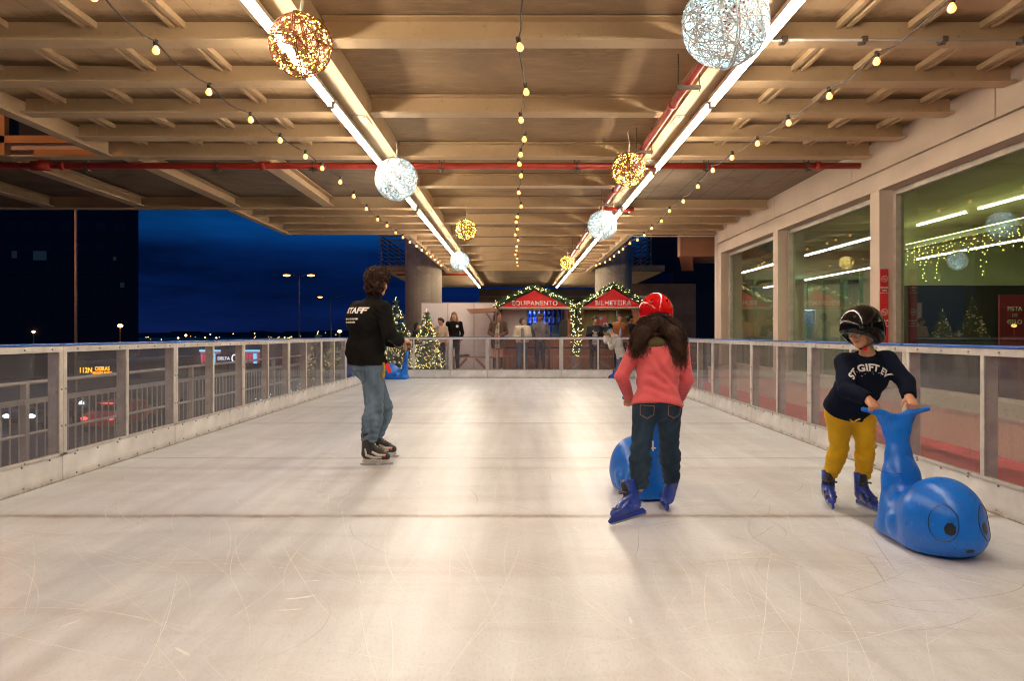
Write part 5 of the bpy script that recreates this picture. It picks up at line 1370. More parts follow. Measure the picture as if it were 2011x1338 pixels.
def fig(label, J, sc, h, mats, spec, hh=None, root=None, group=None):
    """mats: skin,top,legs ; body is one continuous mesh, clothing and hair are its children"""
    hh = hh or .225*sc
    base = root or ((A_(J['anL'])+A_(J['anR']))/2*[1,1,0]+[0,0,min(J['anL'][2],J['anR'][2])-.1])
    lo, hi = bounds(J, .2 if h < .008 else .18)
    S = Vol(lo, hi, h)
    torso(S, J, sc, -.006, w=spec.get('w',1), dp=spec.get('dp',1))
    for s in 'LR':
        arm(S, J, s, sc, 0 if h < .008 else .0, w=spec.get('armbody', 1)); leg(S, J, s, sc, -.004, w=spec.get('legbody', 1)*.95)
        el, wr = A_(J['el'+s]), A_(J['wr'+s]); d = J.get('hd'+s, nrm(wr-el)); n = J.get('hn'+s, (0,0,-1))
        hand(S, wr, d, n, spec.get('handsc', sc), J.get('curl'+s, .45) if True else 0, 1 if s == 'R' else -1, thumbcurl=spec.get('thumb', .3))
        if 'foot' in spec:
            an = A_(J['an'+s]); ff = nrm(J.get('ft'+s, frame(J)[2]*[1,1,0])); S.cap(an-[0,0,.04*sc], an+ff*.15*sc-[0,0,.055*sc], .036*sc, .028*sc, k=.02)
    head(S, J, hh, .02 if h < .008 else .015)
    body = link_mesh('person', S.mesh('person'), MAT[mats['skin']], None, tuple(base)); tag(body, label, 'person', group)
    # upper garment
    t = spec.get('tt', .012)
    lo, hi = bounds(J, .24)
    T = Vol(lo, hi, h)
    torso(T, J, sc, t, w=spec.get('w',1), dp=spec.get('dp',1))
    lat, up, f = frame(J); pv = A_(J['pv'])
    if 'skirt' in spec:
        kx, kz, rr = spec['skirt']; T.ell(pv-up*kz*.4, (.165*sc*kx+t, .125*sc*kx+t, kz), [lat, f, up], .05)
    if 'bulge' in spec:
        for (o, rr) in spec['bulge']: T.ell(A_(o), rr, [lat, f, up], .06)
    hem = spec.get('hem', .10)
    T.plane(pv-up*hem*sc, -up, .006)
    for s in 'LR': arm(T, J, s, sc, spec.get('sleeve', t), w=spec.get('armw', 1.0), cut=True)
    if spec.get('collar'):
        nk = A_(J['nk']); hd = A_(J['hd']); d = nrm(hd-nk); T.cap(nk-d*.05*sc, nk+d*spec['collar'], .075*sc, .068*sc, k=.02, cut=[(nk+d*spec['collar'], d)])
        T.cap(nk+d*(spec['collar']-.015), nk+d*.1, .058*sc, .062*sc, k=.004, mode='s')
    else:
        nk = A_(J['nk']); T.ell(nk+nrm(A_(J['hd'])-nk)*.045*sc+f*.015, (.082*sc,.082*sc,.055*sc), None, .01, 's')
    if h < .008:
        for s in 'LR':
            el, sh, wr = A_(J['el'+s]), A_(J['sh'+s]), A_(J['wr'+s])
            T.ripple(el, .07*sc, wr-sh+lat*.2, 19, .0045, 1); T.ripple((sh+el)/2, .09*sc, el-sh+lat*.5, 11, .0045, 2); T.ripple((el+wr)/2, .06, wr-el+up*.15, 17, .0025, .5); T.ripple(sh-up*.05*sc-f*.02, .08*sc, up+lat*.6, 20, .005, 3)
        T.ripple(pv+up*.06, .17*sc, up+lat*.25, 13, .008, 1.2); T.ripple(pv+up*.2, .16*sc, up-lat*.6, 10, .008, 2.2); T.ripple(A_(J['ch'])-f*.05-up*.08, .14*sc, up*.8+lat, 11, .007, .4); T.ripple(pv+up*.15-f*.1, .12*sc, up+lat*.8, 16, .005, 4)
        T.rough(.0022, 22, 3)
    else:
        T.ripple(pv+up*.15, .2*sc, up+lat*.3, 14, .006, 1.2); T.rough(.003, 20, 3)
    top = T.obj(spec.get('topname', 'jacket'), MAT[mats['top']], body)
    # trousers
    U = Vol(lo, hi, h); U.ell(pv-up*.01, (.158*sc*spec.get('w',1)+.008, .118*sc*spec.get('dp',1)+.008, .12*sc), [lat, f, up], .03)
    for s in 'LR':
        leg(U, J, s, sc, spec.get('lt', .012), w=spec.get('legw', 1.0), cut=True, calf=spec.get('calf', 1.15), k=.05)
        if h < .008:
            kn, an, hp = A_(J['kn'+s]), A_(J['an'+s]), A_(J['hp'+s])
            U.ripple(kn, .09*sc, (an-hp)+lat*.25, 17, .006*spec.get('fold',1), 1); U.ripple(an+(kn-an)*.12, .075*sc, an-kn+lat*.12, 19, .007*spec.get('fold',1), 2); U.ripple(kn+f*.05, .07*sc, (an-hp)-lat*.3, 13, .005*spec.get('fold',1), 3); U.ripple(hp-(0,0,.06), .12*sc, (an-hp)*.6+lat*.4, 15, .004, .6); U.ripple((kn+an)/2, .09, an-kn, 20, .004*spec.get('fold',1), 0)
    U.plane(pv+up*.07*sc, up, .004)
    if h < .008: U.rough(.002, 30, 5)
    tr = U.obj(spec.get('legname', 'trousers'), MAT[mats['legs']], body)
    return body, top, tr

def standing(x, y, z0, H, ang, arms='front', lean=0, turn=None, tilt=-.05):
    s = H/1.76; f = np.array([math.cos(ang), math.sin(ang), 0.]); r = np.array([f[1], -f[0], 0.]); b = np.array([x, y, z0]); u = np.array([0,0,1.])
    q = lambda a, c, z: b+r*a*s+f*(c*s+lean*max(0, z-.9))+u*z*s
    J = dict(pv=q(.0,0,.97), ch=q(0,.02,1.30), nk=q(0,.0,1.47), hd=q(0,.03,1.635), shL=q(-.175,0,1.41), shR=q(.175,0,1.41),
             hpL=q(-.085,0,.92), hpR=q(.085,0,.92), knL=q(-.09,.03,.50), knR=q(.10,.02,.50), anL=q(-.10,-.02,.10), anR=q(.11,-.03,.10))
    if arms == 'down': A4 = (q(-.23,-.02,1.13), q(-.25,.06,.88), q(.23,-.02,1.13), q(.25,.06,.88))
    elif arms == 'front': A4 = (q(-.25,.02,1.14), q(-.07,.20,1.02), q(.25,.02,1.14), q(.07,.20,1.03))
    elif arms == 'behind': A4 = (q(-.24,-.06,1.14), q(-.20,.02,.92), q(.24,-.06,1.14), q(.20,.0,.92))
    elif arms == 'phone': A4 = (q(-.24,.05,1.15), q(-.09,.22,1.27), q(.24,.05,1.15), q(.07,.22,1.27))
    elif arms == 'chest': A4 = (q(-.24,.0,1.14), q(-.25,.1,.92), q(.24,.04,1.16), q(.03,.20,1.24))
    J['elL'], J['wrL'], J['elR'], J['wrR'] = A4
    ta = ang if turn is None else turn; J['hf'] = (math.cos(ta), math.sin(ta), tilt); J['hnL'] = tuple(-f*.2+r*.9); J['hnR'] = tuple(-f*.2-r*.9)
    return J, s
def shoes(body, J, s, mat, skin=False):
    f = frame(J)[2]*[1,1,0]; f = nrm(f)
    for k in 'LR':
        an = A_(J['an'+k]); S = Vol(an-[.24,.24,.13], an+[.24,.24,.06], .01)
        S.cap(an-[0,0,.02*s], an-[0,0,.05*s]-f*.01, .042*s, .045*s, k=.01); S.cap(an-f*.02-[0,0,.062*s], an+f*.15*s-[0,0,.066*s], .042*s, .038*s, k=.015, flat=((0,0,1),1.1)); S.plane(an-[0,0,.098*s], (0,0,-1), .003)
        S.obj('shoe', MAT[mat], body)
def hair(body, J, hh, mat, kind, seed=1):
    c, f, u = A_(J['hd']), nrm(J['hf']), A_((0,0,1)); r = nrm(np.cross(f, u)); ax = [r, f, u]
    p = lambda a, b, d: c+(r*a+f*b+u*d)*hh
    S = Vol(c-hh*1.6-[0,0,hh*.9], c+hh*1.2, .009)
    S.ell(p(0,-.07,.17), (.375*hh,.43*hh,.38*hh), ax, .01)
    S.ell(p(0,-.30,-.02), (.33*hh,.20*hh,.34*hh), ax, .03)
    if kind == 'long':
        for s in (-1, 1):
            S.cap(p(s*.30,-.08,-.05), p(s*.50,-.02,-.95), .13*hh, .20*hh, k=.03); S.cap(p(s*.50,-.02,-.95), p(s*.48,.12,-1.35), .19*hh, .07*hh, k=.02)
        S.cap(p(0,-.35,-.1), p(0,-.42,-1.2), .30*hh, .25*hh, k=.05)
    elif kind == 'side': S.cap(p(0,-.30,0), p(-.1,-.48,-1.1), .26*hh, .12*hh, k=.05)
    elif kind == 'bob': S.ell(p(0,-.12,-.05), (.40*hh,.36*hh,.42*hh), ax, .03)
    S.ell(p(0,.52,-.16), (.31*hh,.40*hh,.42*hh), ax, .02, 's')
    if kind in ('short', 'bob'): S.plane(p(0,0,-.28), -u+nrm(J['hf'])*.4, .01)
    S.rough(.0045, 85, seed)
    return S.obj('hair', MAT[mat], body)

def build_whales():
    A = MAT
    def whale(lab, rear, f, rz=0):
        f = nrm((f[0], f[1], 0)); u = A_((0,0,1)); r = nrm(np.cross(f, u)); b = A_((rear[0], rear[1], 0)); ax = [r, f, u]
        p = lambda x, y, z: b+r*x+f*y+u*z
        pts = [p(x,y,z) for x in (-.26,.26) for y in (-.08,.74) for z in (0,.8)]
        S = Vol(np.minimum.reduce(pts)-.03, np.maximum.reduce(pts)+.03, .0075)
        S.ell(p(0,.45,.195), (.200,.222,.215), ax, .0)
        S.ell(p(0,.47,.12), (.20,.22,.14), ax, .03)
        S.cap(p(0,.16,.13), p(0,.42,.15), .145, .19, k=.05, flat=(r, .92))
        S.cap(p(0,.06,.03), p(0,.40,.05), .15, .19, k=.05, flat=(u, 1.5))
        S.cap(p(0,.095,.10), p(0,.060,.34), .150, .110, k=.06, flat=(f, 1.45))
        S.cap(p(0,.060,.34), p(0,.035,.46), .110, .080, k=.04, flat=(f, 1.6)); S.cap(p(0,.035,.46), p(0,.02,.60), .076, .070, k=.03, flat=(f, 1.7))
        for s in (-1, 1):
            S.cap(p(s*.02,.02,.58), p(s*.075,.005,.70), .050, .034, k=.03, flat=(f, 1.9)); S.cap(p(s*.075,.005,.705), p(s*.145,.005,.730), .030, .0165, k=.02)
            S.cap(p(s*.12,.005,.722), p(s*.205,.005,.742), .0155, .0145, k=.008); S.ell(p(s*.175,.27,.12), (.03,.05,.05), ax, .05)
        S.cap(p(-.075,.01,.685), p(.075,.01,.685), .036, k=.03, flat=(f, 2.0)); S.cap(p(-.04,.015,.62), p(.04,.015,.62), .045, k=.03, flat=(f, 1.9))
        S.ell(p(0,.0,.805), (.10,.07,.090), ax, .02, 's')
        S.plane(p(0,-.018,0), -f, .012); S.plane(p(0,0,.012), -u, .02)
        me = S.mesh('skating_aid'); o = link_mesh('skating_aid', me, A['whale'], None, tuple(b)); tag(o, lab, 'skating aid', 'blue whale skating aids')
        w = Vector(b)
        bvh = BVHTree.FromPolygons([v.co+w for v in o.data.vertices], [tuple(q.vertices) for q in o.data.polygons])
        def proj(a, e, R_=.9):           # direction from head centre
            c = Vector(p(0,.45,.17)); d = (Vector(r)*math.sin(a)*math.cos(e)+Vector(f)*math.cos(a)*math.cos(e)+Vector(u)*math.sin(e))
            h = bvh.ray_cast(c+d*.6, -d, .7); return h[0]+h[1]*.0015, h[1]
        rng = random.Random(1)
        for s in (-1, 1):
            pts = []
            for i in range(33):
                q = 2*PI*i/32; pts.append(proj(s*(.58+.33*math.cos(q)), .17+.42*math.sin(q))[0])
            MB().tube(pts, .0022, 6, cap=False).build('eye_outline', A['black'], o)
            c0, n0 = proj(s*.44, .05); mb = MB(); ring = []
            for i in range(28):
                q = 2*PI*i/28; k = .105*(1+.10*rng.uniform(-1,1)); h, n = proj(s*.44+k*math.cos(q)*1.15, .05+k*1.35*math.sin(q)); ring.append(h+n*.001)
            mid = []
            for i in range(28):
                q = 2*PI*i/28; h, n = proj(s*.44+.05*math.cos(q)*1.15, .05+.05*1.35*math.sin(q)); mid.append(h+n*.001)
            V = ring+mid+[c0+n0*.001]; mb.add(V, [(i, (i+1)%28, 28+(i+1)%28, 28+i) for i in range(28)]+[(28+i, 28+(i+1)%28, 56) for i in range(28)]); mb.build('pupil', A['black'], o, fix=False)
        V = [proj(.10*math.cos(2*PI*i/16)*(1+.1*rng.random()), -.42+.055*math.sin(2*PI*i/16))[0] for i in range(16)]+[proj(0, -.42)[0]]
        MB().add(V, [(i, (i+1)%16, 16) for i in range(16)]).build('mouth', A['black'], o, fix=False)
        # moulding seam across the neck
        ring = []
        for i in range(44):
            q = PI*.8+2*PI*i/44; d = Vector(r)*math.cos(q)+Vector(f)*math.sin(q); c = Vector(p(0,.05,.37)); h = bvh.ray_cast(c+d*.4, -d, .5)
            if h[0] and (h[0]-c).length < .125: ring.append(h[0]+d*.0004)
            elif ring and len(ring) > 8: break
        MB().tube(ring, .0012, 4, cap=False).build('seam', A['bootblue'], o)
        return o, p, (r, f, u)
    o, p, ax = whale('large blue plastic whale skating aid the boy pushes towards the camera', (2.305, 4.52), (.07,-.997))
    o2, p2, ax2 = whale('blue plastic whale skating aid in front of the girl in coral', (.965, 5.30), (-.08, 1))
    mb = MB(); r, f, u = ax2
    for (x, z, w, h) in ((0,.40,.006,.036),(0,.385,.022,.005)): mb.box(*[0]*6) if 0 else mb.add([tuple(p2(x+a*w, -.020-.0015*b, z+c*h)) for a in (-1,1) for b in (0,1) for c in (-1,1)], [(0,1,3,2),(4,6,7,5),(0,4,5,1),(2,3,7,6),(0,2,6,4),(1,5,7,3)])
    mb.build('white_emblem', A['lettering'], o2)
    whale('blue plastic whale skating aid parked at the far barrier by the Christmas tree', (-2.90, 19.55), (-1, .05))

def build_people():
    build_whales()
    A = MAT
    # ---------------------------------------------------------------- girl in coral
    J = dict(pv=P(1290,794,4.82), ch=P(1292,712,4.90), nk=P(1290,664,4.95), hd=P(1287,614,5.0), shL=P(1249,684,4.93), shR=P(1336,686,4.92),
             elL=P(1221,740,4.86), wrL=P(1235,779,5.19), elR=P(1349,745,4.90), wrR=P(1337,780,5.19),
             hpL=P(1267,806,4.82), hpR=P(1314,806,4.83), knL=P(1258,880,4.78), knR=P(1314,872,4.96), anL=(.785,4.765,.205), anR=(1.045,5.02,.20))
    J['hf'] = (-.05,.88,-.45); J['hu'] = (0,.42,.9); J['hdL'] = (0,.75,-.5); J['hdR'] = (0,.75,-.5); J['hnL'] = (0,-.6,-.8); J['hnR'] = (0,-.6,-.8); J['curlL'] = 1.15; J['curlR'] = 1.15
    body, top, tr = fig('person in a coral fleece and red helmet seen from behind, pushing a blue whale aid', J, .80, .0055, dict(skin='skin', top='pink', legs='jeansd'),
        dict(tt=.018, sleeve=.014, w=1.06, dp=1.08, armw=.92, hem=.02, skirt=(1.12,.16,0), lt=.017, legw=.98, calf=1.25, handsc=.80, fold=1.35, legname='jeans'), hh=.19, root=(.88,4.85,0))
    helmet(body, J, .19, A['helmr'], (.114,.132,.128), (-.014,-.002), 'skate')
    c, f, u = A_(J['hd']), nrm(J['hf']), nrm(J['hu']); r = nrm(np.cross(f, u)); u = nrm(np.cross(r, f))
    S = Vol(c-.16, c+.16, .006); S.ell(c-u*.006-f*.012, (.103,.121,.100), [r, f, u], 0); S.plane(c-u*.083-f*.012, -u-f*.05, .004); S.ell(c+f*.1-u*.05, (.09,.09,.07), [r,f,u], .01, 's'); S.rough(.002, 60, 2); S.obj('hair_net', A['cap'], body)
    # hood and hair
    S = Vol(P(1240,700,4.95)-Vector((0,.2,0)), P(1340,630,4.95)+Vector((0,.15,0)), .006); lat, up, ff = frame(J)
    S.ell(A_(P(1290,675,4.86)), (.062,.04,.04), [lat, ff, up], .02); S.rough(.004, 40, 1); S.obj('hood', A['olive'], body)
    w0 = Vector(ORG[body.name]); bv = BVHTree.FromPolygons([v.co+w0 for v in top.data.vertices], [tuple(q.vertices) for q in top.data.polygons])
    S = Vol(P(1200,760,4.95)-Vector((0,.35,0)), P(1390,600,4.95)+Vector((0,.3,0)), .007)
    for x, y, D, rr in ((1262,652,4.88,(.050,.055,.045)),(1288,636,4.90,(.082,.080,.055)),(1316,652,4.88,(.055,.055,.045))): S.ell(A_(P(x,y,D)), rr, None, .04)
    S.cap(A_(P(1256,662,4.87)), A_(P(1246,684,4.84)), .040, .022, k=.04); S.cap(A_(P(1322,662,4.87)), A_(P(1334,690,4.83)), .045, .024, k=.04)
    S.rough(.005, 70, 4); hr = S.obj('hair', A['hair'], body)
    bh = BVHTree.FromPolygons([v.co+w0 for v in hr.data.vertices], [tuple(q.vertices) for q in hr.data.polygons])
    rng = random.Random(31); mb = MB()
    for i in range(1150):
        a = rng.uniform(-1, 1); side = 1 if a > 0 else -1; mid = abs(a) < .34
        p = Vector(P(1289+a*33, 618+rng.uniform(-3,22)+abs(a)*8, 4.88)); tgt = 1288+a*43+side*rng.uniform(0,13)+(9 if side > 0 else 0)
        L = rng.uniform(.10,.255)*(1.15 if side > 0 else .98)
        if mid: L = rng.uniform(.07,.155) if rng.random() < .86 else rng.uniform(.12,.22)
        n = 20; ph = rng.uniform(0, 6.28); am = rng.uniform(.003,.010); fr = rng.uniform(90, 170); ex = P(tgt, 650, 4.85).x; off = rng.uniform(.003,.022)
        pts = []
        for k in range(n+1):
            t = k/n; s_ = L*t; x = p.x+(ex-p.x)*min(1, s_/.11)**.75+math.sin(ph+fr*s_)*am*(.35+t); z = p.z-s_+.010*math.sin(PI*min(1,t*2))
            ys = []
            for bb in (bv, bh):
                h = bb.ray_cast(Vector((x, p.y-.6, z)), Vector((0,1,0)), 1.0)
                if h[0]: ys.append(h[0].y)
            yt = (min(ys) if ys else p.y-.02)-off*(1-.5*t)
            y = yt if k == 0 else pts[-1][1]+(yt-pts[-1][1])*.45
            pts.append((x, min(y, yt+.004), z))
        r0 = rng.uniform(.0018,.0034); mb.tube(pts, [r0*(1-.65*(k/n)) for k in range(n+1)], 4, cap=False)
    mb.build('curls', A['hair'], hr, smooth=True, fix=False)
    # back pockets
    for x in (1266, 1319):
        bm = bmesh.new(); pts = [(-.042,.04),(.042,.04),(.042,-.02),(0,-.045),(-.042,-.02)]
        vs = []
        for k in range(5):
            a, b_ = Vector(pts[k]), Vector(pts[(k+1)%5]); d = (b_-a).normalized(); nn = Vector((-d.y, d.x))*.0016
            q = [bm.verts.new((v.x, v.y, 0)) for v in (a-nn, b_-nn, b_+nn, a+nn)]; bm.faces.new(q)
        wrap_bm('pocket_stitching', bm, tr, P(x,806,4.82), (1,0,0), (0,0,1), A['woodbench'], tr, .0025, .3)
    skate(body, (.705,4.69,.02), (-.25,-.12,-.04), (.02,.22,.97), .27, A['bootblue'], 'plastic', .80)
    skate(body, (1.005,5.10,.0), (0.02,1,0), (.24,-.02,.97), .25, A['bootblue'], 'plastic', .80)

    # ---------------------------------------------------------------- boy with the whale
    J = dict(pv=P(1667,800,4.99), ch=P(1694,741,4.84), nk=P(1703,694,4.76), hd=P(1690,650,4.70), shR=P(1660,713,4.80), shL=P(1741,708,4.79),
             elR=P(1663,766,4.67), wrR=(2.150,4.545,.800), elL=P(1780,752,4.68), wrL=(2.415,4.57,.812),
             hpR=(2.165,5.0,.655), hpL=(2.325,4.98,.655), knR=P(1648,880,5.10), knL=P(1699,876,5.04), anR=(2.20,5.20,.215), anL=(2.405,5.15,.215))
    J['hf'] = (-.78,-.52,-.36); J['hu'] = (-.30,-.2,.93); J['hdR'] = (.12,-.8,-.58); J['hdL'] = (-.05,-.8,-.58); J['hnR'] = (0,.55,-.85); J['hnL'] = (0,.55,-.85); J['curlL'] = 1.2; J['curlR'] = 1.2
    body, top, tr = fig('person in a navy sweatshirt, mustard joggers and black helmet leaning on a blue whale aid', J, .80, .005, dict(skin='skin', top='navy', legs='yellow'),
        dict(tt=.026, sleeve=.022, w=1.08, dp=1.15, hem=.03, lt=.016, legw=1.0, calf=1.1, handsc=.84, topname='sweatshirt', legname='joggers', fold=1.0), hh=.195, root=(2.27,5.1,0))
    hm, hp_, (r, f, u) = helmet(body, J, .195, A['helmb'], (.125,.148,.128), (-.022,.030), 'full')
    c = A_(J['hd'])
    S = Vol(c-.2, c+.2, .005); S.ell(c+u*.03-f*.01, (.104,.124,.09), [r, f, u], 0); S.plane(c+u*.022, -u, .003); S.rough(.0015, 60, 2); S.obj('hair_net', A['cap'], body)
    S = Vol(c-.25, c+.2, .006); S.ell(c-f*.085-u*.085+r*-.0, (.05,.045,.045), [r, f, u], .01); S.ell(c-f*.07-u*.05, (.06,.05,.05), [r, f, u], .02); S.rough(.003, 50, 4); S.obj('hair_net_bag', A['cap'], body)
    eyes(J, .195, body); lipsbrow(J, .195, body, A['hairb'])
    g = MB()
    for s in (-1, 1):
        q0 = c+(r*s*.16+f*.47+u*.03)*.195
        g.tube([tuple(q0+r*.0225*math.cos(2*PI*i/20)+u*.020*math.sin(2*PI*i/20)) for i in range(21)], .0014, 6, cap=False)
        g.tube([tuple(q0+r*s*.0225), tuple(c+(r*s*.36+f*.0+u*.05)*.195)], .0014, 6)
    g.tube([tuple(c+(r*-.05+f*.485+u*.04)*.195), tuple(c+(r*.05+f*.485+u*.04)*.195)], .0014, 6); g.build('glasses', A['iron'], body)
    MB().tube([tuple(c+r*.095+u*.0-f*.01), tuple(c+r*.085-u*.07+f*.01), tuple(c-u*.112+f*.035), tuple(c-r*.085-u*.07+f*.01), tuple(c-r*.095-f*.01)], .006, 6).build('chin_strap', A['blackp'], body, smooth=True)
    MB().sphere(tuple(c+r*-.03-u*.108+f*.04), .010, 8, 6, (1.8,1,1)).build('strap_clip', A['redtag'], body)
    flat_text('helmet_lettering', 'uvex' if 0 else 'helmet', Vector(hp_(-.15,1.0,.12)), tuple(r), tuple(u), .001, A['lettering'], hm) if 0 else None
    bm = text2d('ST GIFT EV', .060, .04, 1.04)
    Rr = .17
    wrap_bm('lettering', bm, top, P(1703,722,4.72), (1,0,.02), (-.02,0,1), A['lettering'], top, .003, .35, lambda x, y: (math.sin(x/Rr)*(Rr+y), math.cos(x/Rr)*(Rr+y)-Rr))
    rng = random.Random(3); bm = bmesh.new()
    for i in range(16):
        x, y = rng.uniform(-.10,.10), rng.uniform(-.055,-.01); rr = rng.uniform(.0015,.003)
        bm.faces.new([bm.verts.new((x+rr*math.cos(k*PI/3), y+rr*math.sin(k*PI/3), 0)) for k in range(6)])
    wrap_bm('snow_dots', bm, top, P(1703,722,4.72), (1,0,0), (0,0,1), A['lettering'], top, .003, .35)
    # drawstring bow
    q = Vector(P(1678,828,4.83)); MB().tube([q+Vector((-.03,0,.012)), q+Vector((-.012,-.012,-.006)), q, q+Vector((.014,-.012,.010)), q+Vector((.034,-.004,.016))], .005, 6).build('drawstring', A['yellow'], tr, smooth=True)
    skate(body, (2.165,5.14,0), (-.22,-.97,0), (.02,.0,1), .25, A['bootblue'], 'plastic', .80)
    skate(body, (2.40,5.08,0), (.12,-.99,0), (-.05,.0,1), .25, A['bootblue'], 'plastic', .80)

    # ---------------------------------------------------------------- staff man
    f0 = nrm((.62,.78,0)); r0 = A_((f0[1], -f0[0], 0))
    J = dict(pv=(-1.385,6.88,.90), ch=(-1.385,6.86,1.29), nk=(-1.335,6.87,1.51), hd=(-1.300,6.90,1.672), shR=(-1.225,6.745,1.425), shL=(-1.505,6.975,1.43),
             elR=P(765,656,6.68), wrR=(-1.095,6.90,1.13), elL=(-1.44,7.13,1.16), wrL=(-1.17,7.08,1.12),
             hpR=(-1.33,6.82,.86), hpL=(-1.40,6.98,.86), knR=(-1.315,6.80,.50), knL=(-1.26,7.0,.50), anR=(-1.36,6.775,.215), anL=(-1.345,7.03,.235))
    J['hf'] = (.42,.90,-.04); J['hdR'] = (.75,.5,.05); J['hdL'] = (.8,-.1,-.1); J['hnR'] = (-.3,.3,-.9); J['hnL'] = (0,-.2,-1); J['curlR'] = .7; J['curlL'] = .6
    body, top, tr = fig('person in a black STAFF jacket and faded jeans gliding on hockey skates', J, 1.0, .0065, dict(skin='skin', top='blackcloth', legs='jeans'),
        dict(tt=.028, sleeve=.024, w=.98, dp=1.15, hem=-.02, skirt=(1.12,.22,0), collar=.075, lt=.024, legw=1.02, calf=1.25, legname='jeans', fold=1.5,
             bulge=[((-1.45,6.79,1.34), (.16,.10,.14)), ((-1.45,6.83,1.05), (.16,.12,.16))]), hh=.228, root=(-1.29,6.85,0))
    c, f, u = A_(J['hd']), nrm(J['hf']), A_((0,0,1)); r = nrm(np.cross(f, u))
    S = Vol(c-.25, c+.25, .006)
    S.ell(c+u*.055-f*.02, (.102,.110,.096), [r, f, u], .0); S.ell(c-f*.055-u*.025, (.084,.070,.078), [r, f, u], .03); S.ell(c+u*.08+f*.035, (.095,.085,.07), [r, f, u], .03)
    S.ell(c+f*.135-u*.05, (.075,.115,.075), [r, f, u], .015, 's'); S.ell(c+r*.10+f*.035-u*.025, (.05,.055,.055), [r, f, u], .01, 's'); S.rough(.010, 62, 6); hr = S.obj('hair', A['hair'], body)
    rng = random.Random(5); mb = MB(); w0 = Vector(ORG[hr.name])
    vs = hr.data.vertices
    for i in range(1500):
        v = vs[rng.randrange(len(vs))]; n = v.normal; p = v.co+w0; a = n.orthogonal().normalized(); b = n.cross(a); ph = rng.uniform(0, 6.28); R_ = rng.uniform(.005,.012); pts = []
        dr = (a*math.cos(ph)+b*math.sin(ph)+n*.4+Vector((0,0,-.3)))
        for k in range(8):
            q = ph+k*.85; pts.append(p+dr*.0035*k+(a*math.cos(q)+n*math.sin(q))*R_)
        mb.tube(pts, [.0017]*7+[.0006], 3, cap=False)
    mb.build('curls', A['hair'], hr, smooth=True, fix=False)
    eyes(J, .228, body)
    def back_text(s, size, z, off, bold=.05, sp=1.05):
        bm = text2d(s, size, bold, sp); o = Vector((-1.385,6.86,z))+Vector(r0)*off
        wrap_bm('lettering', bm, top, o, tuple(r0), (0,0,1), A['lettering'], top, .003, .45)
    back_text('STAFF', .072, 1.41, .03); 0; back_text('NATAL', .030, 1.285, -.085, .02) if 0 else None
    for z, w, o_ in ((1.335, .17, .0), (1.305, .13, -.02)):
        bm = bmesh.new(); xx = -w/2; k = 0
        while xx < w/2:
            ww = (.008, .012, .006, .010)[k%4]; hh_ = (.007, .009, .006)[k%3]; bm.faces.new([bm.verts.new(v) for v in ((xx,-hh_,0),(xx+ww,-hh_,0),(xx+ww,hh_,0),(xx,hh_,0))]); xx += ww+.0025; k += 1
        wrap_bm('small_print', bm, top, Vector((-1.385,6.86,z))+Vector(r0)*o_, tuple(r0), (0,0,1), A['lettering'], top, .003, .45)
    q = Vector((-1.215,6.735,.94)); MB().tube([q+Vector((0,0,0)), q+Vector((.006,-.012,-.07)), q+Vector((-.006,-.014,-.145))], [.010,.013,.012], 8).build('lanyard', A['lanyard'], body)
    q = Vector((-1.185,6.735,.925)); MB().obox(q+Vector((.01,0,-.035)), .036, .012, .085, Matrix.Rotation(-.4,3,'Y')).build('key_tag', A['redtag'], body, bevel=.003)
    bm = bmesh.new(); pts = [(-.06,.06),(.06,.06),(.06,-.03),(0,-.065),(-.06,-.03)]
    for k in range(5):
        a, b_ = Vector(pts[k]), Vector(pts[(k+1)%5]); d = (b_-a).normalized(); nn = Vector((-d.y, d.x))*.002
        bm.faces.new([bm.verts.new((v.x, v.y, 0)) for v in (a-nn, b_-nn, b_+nn, a+nn)])
    wrap_bm('pocket_stitching', bm, tr, Vector((-1.38,6.86,.80)), (.9,-.43,0), (0,0,1), A['navyt'], tr, .003, .4)
    skate(body, (-1.285,6.77,0), (.99,.10,0), (.0,.0,1), .285, A['blackp'], 'hockey', 1.0)
    skate(body, (-1.27,7.03,.025), (.99,.12,0), (.0,.0,1), .285, A['blackp'], 'hockey', 1.0)

    # ---------------------------------------------------------------- people behind the far barrier
    def onlooker(lab, px, D, H, ang, arms, skinm, topm, legm, hairm, hk, shoe, turn=None, tilt=-.05, spec=None, lean=0):
        x = (px-CX)*D/F; J, s = standing(x, D, FL, H, ang, arms, lean, turn, tilt)
        sp = dict(tt=.016, sleeve=.014, hem=.08, lt=.010, foot=1, legw=.95, calf=1.1, handsc=s); sp.update(spec or {})
        b, t_, l_ = fig(lab, J, s, .0125, dict(skin=skinm, top=topm, legs=legm), sp, hh=.228*s, root=(x, D, FL))
        shoes(b, J, s, shoe)
        if hk: hair(b, J, .228*s, hairm, hk)
        eyes(J, .228*s, b)
        return b, J, s
    B, G = -PI/2, None
    grp = 'people watching behind the far barrier'
    onlooker('person with long dark hair in profile between the two Christmas trees', 819, 21.5, 1.42, R(-20), 'down', 'skin2', 'charc', 'navyt', 'hairb', 'side', 'blackp', turn=R(5))
    onlooker('person in a beige sweater with short black hair and beard, looking down', 866, 21.3, 1.55, R(-110), 'chest', 'skin2', 'beige', 'navyt', 'hairb', 'short', 'blackp', turn=R(-150), tilt=-.35, spec=dict(w=1.1, topname='sweater'))
    b, J, s = onlooker('person in a black jacket with long ombre curls and glasses before the white partition', 892, 21.3, 1.72, B, 'behind', 'skin', 'blackcloth', 'blackcloth', 'hairl', 'long', 'blackp', spec=dict(hem=.16, w=1.05))
    c = A_(J['hd']); g = MB()
